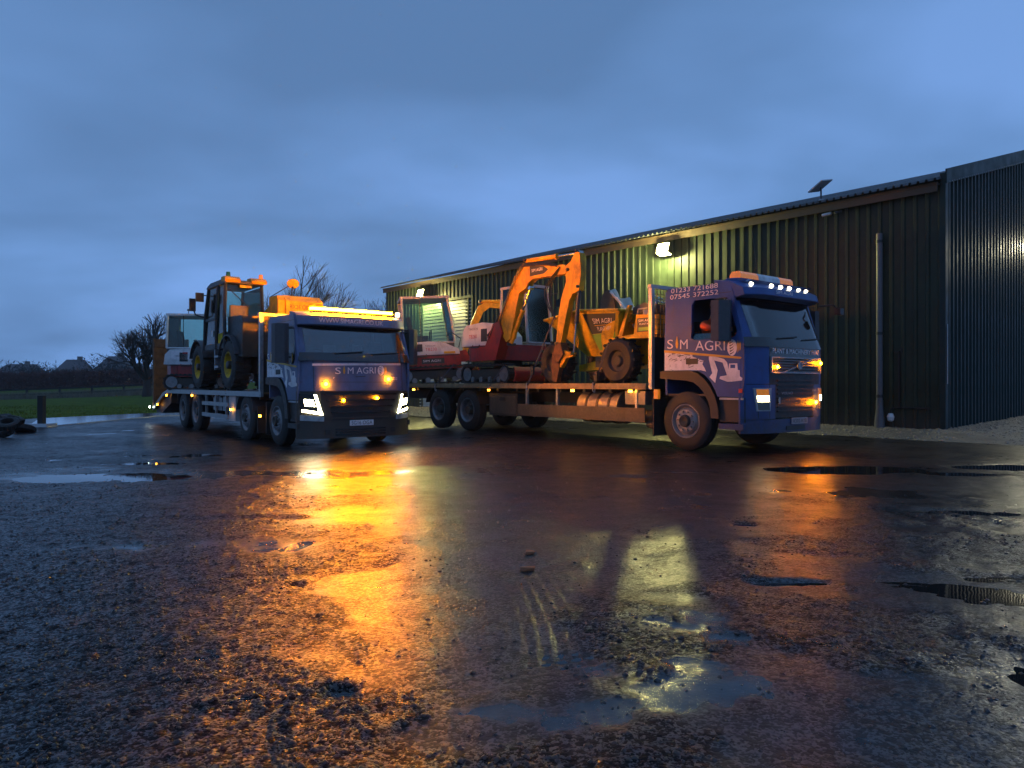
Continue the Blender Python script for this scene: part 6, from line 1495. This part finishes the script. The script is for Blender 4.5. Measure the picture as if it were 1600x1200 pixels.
nodes = [((.12, -.62, 1.55), (.15, .17)), ((.08, -.62, 1.75), (.14, .17)), ((.05, -.62, 1.98), (.14, .19)), ((.06, -.62, 2.12), (.09, .11)), ((.10, -.62, 2.20), .06), ((.13, -.62, 2.30), (.085, .08)), ((.14, -.62, 2.42), (.09, .075)),
         ((.06, -.82, 2.07), .092), ((.18, -1.06, 2.02), .070), ((.46, -.93, 1.96), .048), ((.55, -.86, 1.96), (.035, .022)),
         ((.06, -.41, 2.03), .085), ((.16, -.34, 1.80), .062), ((.44, -.42, 1.88), .045), ((.52, -.46, 1.91), (.035, .022)),
         ((.50, -.74, 1.54), .085), ((.66, -.74, 1.20), .06), ((.78, -.74, 1.09), .045), ((.50, -.50, 1.54), .085), ((.66, -.50, 1.20), .06), ((.78, -.50, 1.09), .045)]
edges = [(0, 1), (1, 2), (2, 3), (3, 4), (4, 5), (5, 6), (2, 7), (7, 8), (8, 9), (9, 10), (2, 11), (11, 12), (12, 13), (13, 14), (0, 15), (15, 16), (16, 17), (0, 18), (18, 19), (19, 20)]
for hand, s in ((10, -1), (14, 1)):
    h = Vector(nodes[hand][0])
    for k in range(4):
        i = len(nodes); b = h+Vector((.045, -.0+s*.0, .030-.02*k))
        nodes += [(tuple(b), .009), (tuple(b+Vector((.035-.004*abs(k-1), -s*.015, 0))), .0085), (tuple(b+Vector((.040, -s*.040, .0))), .008)]
        edges += [(hand, i), (i, i+1), (i+1, i+2)]
    i = len(nodes); nodes += [(tuple(h+Vector((.0, -s*.03, .03))), .010), (tuple(h+Vector((.03, -s*.05, .04))), .009)]; edges += [(hand, i), (i, i+1)]
def pm(c):
    if c.z > 2.18: return 1
    if c.x > .485 and c.z > 1.8: return 1
    if c.z < 1.62 or (c.x > .3 and c.z < 1.66): return 2
    return 0
per = skin_body('person', nodes, edges, [m_hivis, m_skin, m_trous], None, pm, 0)
per.location = on_truck('R', .20, -.17, .20)[0]; per.rotation_euler = (0, 0, TRK['R'][1])
tag(per, 'person in an orange hi-vis jacket seated at the wheel of the right lorry', 'person')
bm = B(); bmesh.ops.create_uvsphere(bm, u_segments=18, v_segments=12, radius=.105)
for v in list(bm.verts):
    v.co = Vector((v.co.x*1.0, v.co.y*.88, v.co.z*1.0))
bmesh.ops.delete(bm, geom=[v for v in bm.verts if v.co.z < -.02 and v.co.x > -.04], context='VERTS')
o = obj('hair', bm, m_hair, per, loc=(.135, -.62, 2.415))
bm = B(); cyl(bm, (.225, -.62, 2.36), (.245, -.62, 2.33), .012, .016, 8)
for y in (-.655, -.585): bmesh.ops.create_uvsphere(bm, u_segments=8, v_segments=6, radius=.011, matrix=Matrix.Translation((.222, y, 2.385)))
bx(bm, .222, .23, -.645, -.595, 2.295, 2.302); obj('face_features', bm, m_skin, per)

# ================================================================== HAZE
bm = B(); bx(bm, -260, 120, -30, 300, -2.4, 16.0)
mh = bpy.data.materials.new('evening_haze'); mh.use_nodes = True; nh = mh.node_tree.nodes; nh.remove(nh['Principled BSDF'])
pv = nh.new('ShaderNodeVolumePrincipled'); pv.inputs['Density'].default_value = 0.0004; pv.inputs['Color'].default_value = (.85, .9, 1, 1); pv.inputs['Anisotropy'].default_value = 0.3
mh.node_tree.links.new(pv.outputs[0], nh['Material Output'].inputs['Volume'])
hz_o = obj('haze', bm, mh, None, smooth=False); hz_o['kind'] = 'stuff'; hz_o['label'] = 'thin evening haze over the yard and fields'
